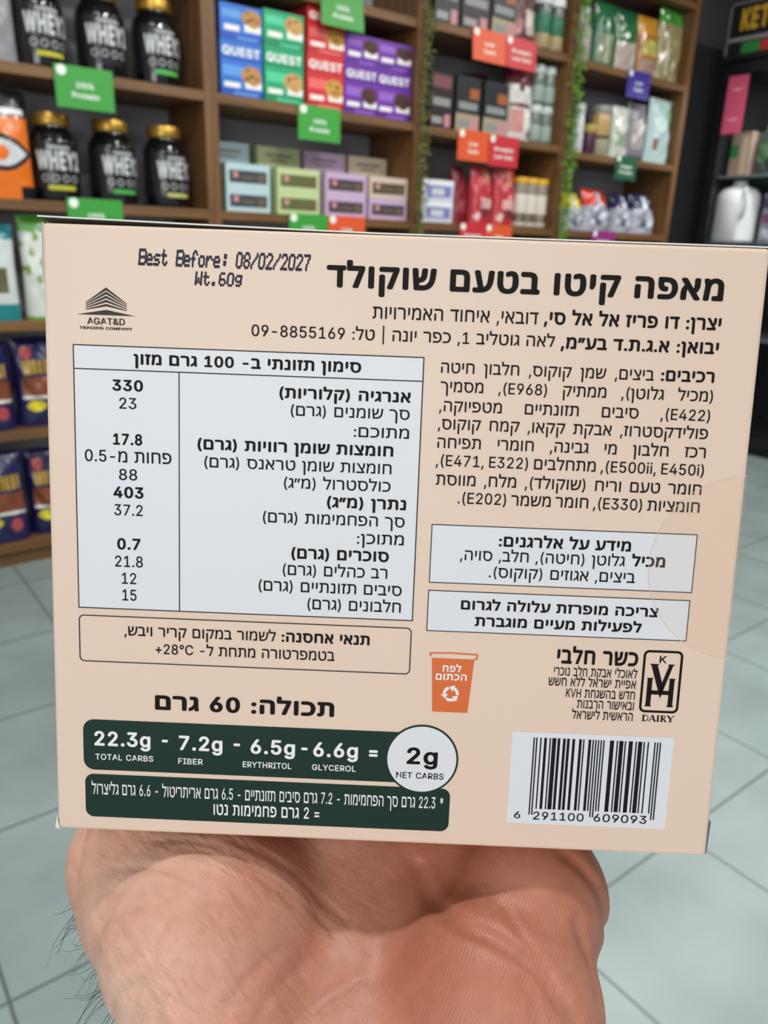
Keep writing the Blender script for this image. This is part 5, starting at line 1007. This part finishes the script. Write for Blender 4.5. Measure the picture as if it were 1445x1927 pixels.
# hanging vines in front of two dividers
def leaf_mat(c1, c2):
    m = bpy.data.materials.new('vine_leaf'); m.use_nodes = True; nt = m.node_tree; b = nt.nodes['Principled BSDF']
    g = nt.nodes.new('ShaderNodeNewGeometry'); r = nt.nodes.new('ShaderNodeValToRGB'); r.color_ramp.elements[0].color = lin(c1); r.color_ramp.elements[1].color = lin(c2)
    nt.links.new(g.outputs['Random Per Island'], r.inputs['Fac']); nt.links.new(r.outputs['Color'], b.inputs['Base Color']); b.inputs['Roughness'].default_value = .5
    return m
LEAF = leaf_mat('#44701c', '#86b530'); LEAFD = leaf_mat('#47502a', '#7d8038')
def vine(label, x, zt, zb, n, wd, lm, seed):
    t = thing('hanging_vine', label, 'plant', (x, YS - .012, zt), 0, 'green vines on the shelf dividers'); rd = random.Random(seed); L = zt - zb
    st = MB(); tracks = []
    for k in range(4):
        ox = rd.uniform(-wd*.45, wd*.45); oy = -rd.uniform(.0, .02); pts = [(ox + .012*math.sin(q*1.9 + k), oy + .004*math.sin(q*2.3 + k) - .004, -L*q/24) for q in range(25)]
        st.tube(pts, .0018, 5); tracks.append(pts)
    st.build('stem', mat('#4c5a26', .6), t)
    lf = MB()
    for k in range(n):
        p = Vector(rd.choice(rd.choice(tracks))) + Vector((rd.gauss(0, wd*.22), -abs(rd.gauss(0, .012)) - .003, rd.uniform(-.03, .03)))
        d = Vector((rd.uniform(-1, 1), rd.uniform(-.9, .0), rd.uniform(-1.1, .35))).normalized(); s = d.cross(Vector((rd.uniform(-.4, .4), -1, .3))).normalized(); nn = d.cross(s)
        l, w = rd.uniform(.012, .024), rd.uniform(.004, .007)
        lf.add([p, p + d*l*.35 + s*w + nn*.002, p + d*l, p + d*l*.35 - s*w + nn*.002, p + d*l*.5 - nn*.003], [(0, 1, 4), (1, 2, 4), (2, 3, 4), (3, 0, 4)])
    lf.build('leaves', lm, t)
vine('olive green vine hanging on the divider right of the purple cartons', 2.55, 2.70, 1.0, 950, .05, LEAFD, 3)
vine('bright green vine hanging on the divider left of the silver bags', 3.585, 2.70, 1.0, 1300, .05, LEAF, 5)

# upright display fridge on the right, its glass door facing the aisle
FX = 5.0
fr = thing('display_fridge', 'black glass-door display fridge with a sign header at the right edge', 'fridge', (5.37, 2.50, 0))
def fb(x0, y0, z0, x1, y1, z1): return MB().box(x0-5.37, y0-2.50, z0, x1-5.37, y1-2.50, z1)
BK = mat('#15171b', .35)
cb = fb(FX+.06, 1.86, 0, 5.72, 1.90, 2.42); cb.box(FX+.06-5.37, 3.10-2.5, 0, 5.72-5.37, 3.14-2.5, 2.42); cb.box(5.68-5.37, 1.90-2.5, 0, 5.72-5.37, 3.10-2.5, 2.42); cb.box(FX+.06-5.37, 1.90-2.5, 0, 5.68-5.37, 3.10-2.5, .14); cb.box(FX+.06-5.37, 1.90-2.5, 2.36, 5.68-5.37, 3.10-2.5, 2.42)
cb.build('cabinet', BK, fr)
fb(FX, 1.86, 2.42, 5.72, 3.14, 2.74).build('header', mat('#1a1b1e', .4), fr, bevel=.004)
hd = MB()
def side_text(mb, s, y0, y1, z0, hgt, x, bold, mi):
    v, f = glyphs(s, bold); a, b = span(v); h = max(p[1] for p in v)
    mb.add([(x-5.37-p[2]*3e-5, y0 + (p[0]-a)/(b-a)*(y1-y0) - 2.5, z0 + p[1]/h*hgt) for p in v], f, mi)
side_text(hd, 'KETO', 3.050, 2.800, 2.588, .115, FX-.002, .05, 0)
for y0, z0, y1, z1, mi in ((3.125, 2.525, 2.0, 2.545, 1), (3.02, 2.455, 2.905, 2.515, 2), (2.90, 2.455, 2.78, 2.515, 3), (3.128, 2.455, 3.118, 2.735, 1), (3.128, 2.727, 1.9, 2.735, 1)):
    hd.add([(FX-.0015-5.37, y-2.5, z) for y, z in ((y0, z0), (y1, z0), (y1, z1), (y0, z1))], [(0, 1, 2, 3)], mi)
hd.build('sign_print', [mat('#c79a2a', .5), mat('#8c8788', .5), mat('#2a7a3a', .5), mat('#a8343c', .5)], fr)
for z in (.75, 1.355, 1.765): fb(FX+.09, 1.91, z-.012, 5.67, 3.09, z).build('shelf', mat('#7a848a', .2, alpha=.75), fr)
df = fb(FX+.012, 1.87, .06, FX+.05, 1.93, 2.41); df.box(FX+.012-5.37, 3.075-2.5, .06, FX+.05-5.37, 3.13-2.5, 2.41); df.box(FX+.012-5.37, 1.93-2.5, 2.345, FX+.05-5.37, 3.075-2.5, 2.41); df.box(FX+.012-5.37, 1.93-2.5, .06, FX+.05-5.37, 3.075-2.5, .13)
dfo = df.build('door', BK, fr)
fb(FX+.028, 1.93, .13, FX+.034, 3.075, 2.345).build('glass_pane', mat('#2c3236', .03, alpha=.06), dfo)
fb(FX-.03, 1.96, 1.0, FX+.012, 1.985, 1.6).build('handle', mat('#9a9ea2', .3, metal=.8), dfo)
lamp('fridge_lamp', (5.12, 2.55, 2.33), (5.25, 2.6, 1.4), 15, 0.08, (0.95, 0.98, 1.0), 'RECTANGLE', 1.0)
pk = thing('pink_card', 'long pink strip hanging on the dark fridge door', 'sign', (FX-.004, 3.000, 2.005))
MB().box(-.0015, -.066, 0, .0015, .066, .328).build('card', mat('#c9506e', .5), pk)
for z in (.075, .245): MB().add([(-.0022, y, z + dz) for y, dz in ((.03, 0), (-.03, 0), (-.03, .012), (.03, .012))], [(0, 1, 2, 3)]).build('lettering', mat('#e0a0b0', .5), pk)
def in_fridge(o, y, x=5.20): o.location = (x, y, o.location.z); o.rotation_euler = (0, 0, -PI/2 + random.uniform(-.15, .15)); return o
in_fridge(carton_box('cracker_carton', 'pale brown carton in the fridge, just below the pink strip', 'box', 0, 1.7653, .14, .265, .09, 0, ['#9a8474', '#c2ac8e', '#2c7a44'], [(.55, .05, .9, .9, 1), (0, .42, .4, .72, 2)]), 3.0)
in_fridge(pouch('green_pouch', 'dark green pouch in the fridge behind the pink strip', 'bag', 0, 1.7652, .20, .26, .08, 0, ['#3e4a40', '#4f6b4c', '#2c3830'], bands((.1, .3, .6, .7, 1), (.5, .1, .9, .4, 2))), 2.82, 5.20)
jg = thing('plastic_jug', 'bright white plastic jug in the fridge at the right edge', 'jug', (5.20, 2.985, 1.3553))
MB().lathe([(.108, 0), (.122, .012), (.122, .20), (.124, .24), (.120, .295), (.095, .33), (.05, .35), (.04, .353)], 40, squash=1.15).build('body', mat('#eef0f0', .35), jg, smooth=True)
MB().lathe([(.043, .350), (.045, .355), (.045, .378), (.04, .381)], 28).build('cap', mat('#dfe4e4', .4), jg, smooth=True)
MB().tube([(-.09, -.09, .33), (-.115, -.115, .31), (-.125, -.125, .25), (-.115, -.115, .18), (-.088, -.088, .15)], .011, 8).build('handle', mat('#e6eaea', .4), jg, smooth=True)
in_fridge(pouch('purple_pouch', 'purple and white pouch beside the white jug in the fridge', 'bag', 0, 1.3552, .19, .30, .08, 0, ['#8d8f9c', '#3a2c66', '#7a3a5c', '#c6ccd2'], bands((0, .72, 1, .9, 1), (.1, .4, .7, .6, 2), (.2, .1, .8, .3, 3))), 2.72)
bottle('glass_bottle', 'bottle with pale highlights on the fridge shelf right of the pink strip', 'bottle', 5.40, 2.955, 1.7653, .042, .40, '#6f6a5e', '#b9bcc0', ((.2, .6, '#8b8064'),), None, .4, .12, sh=.6)
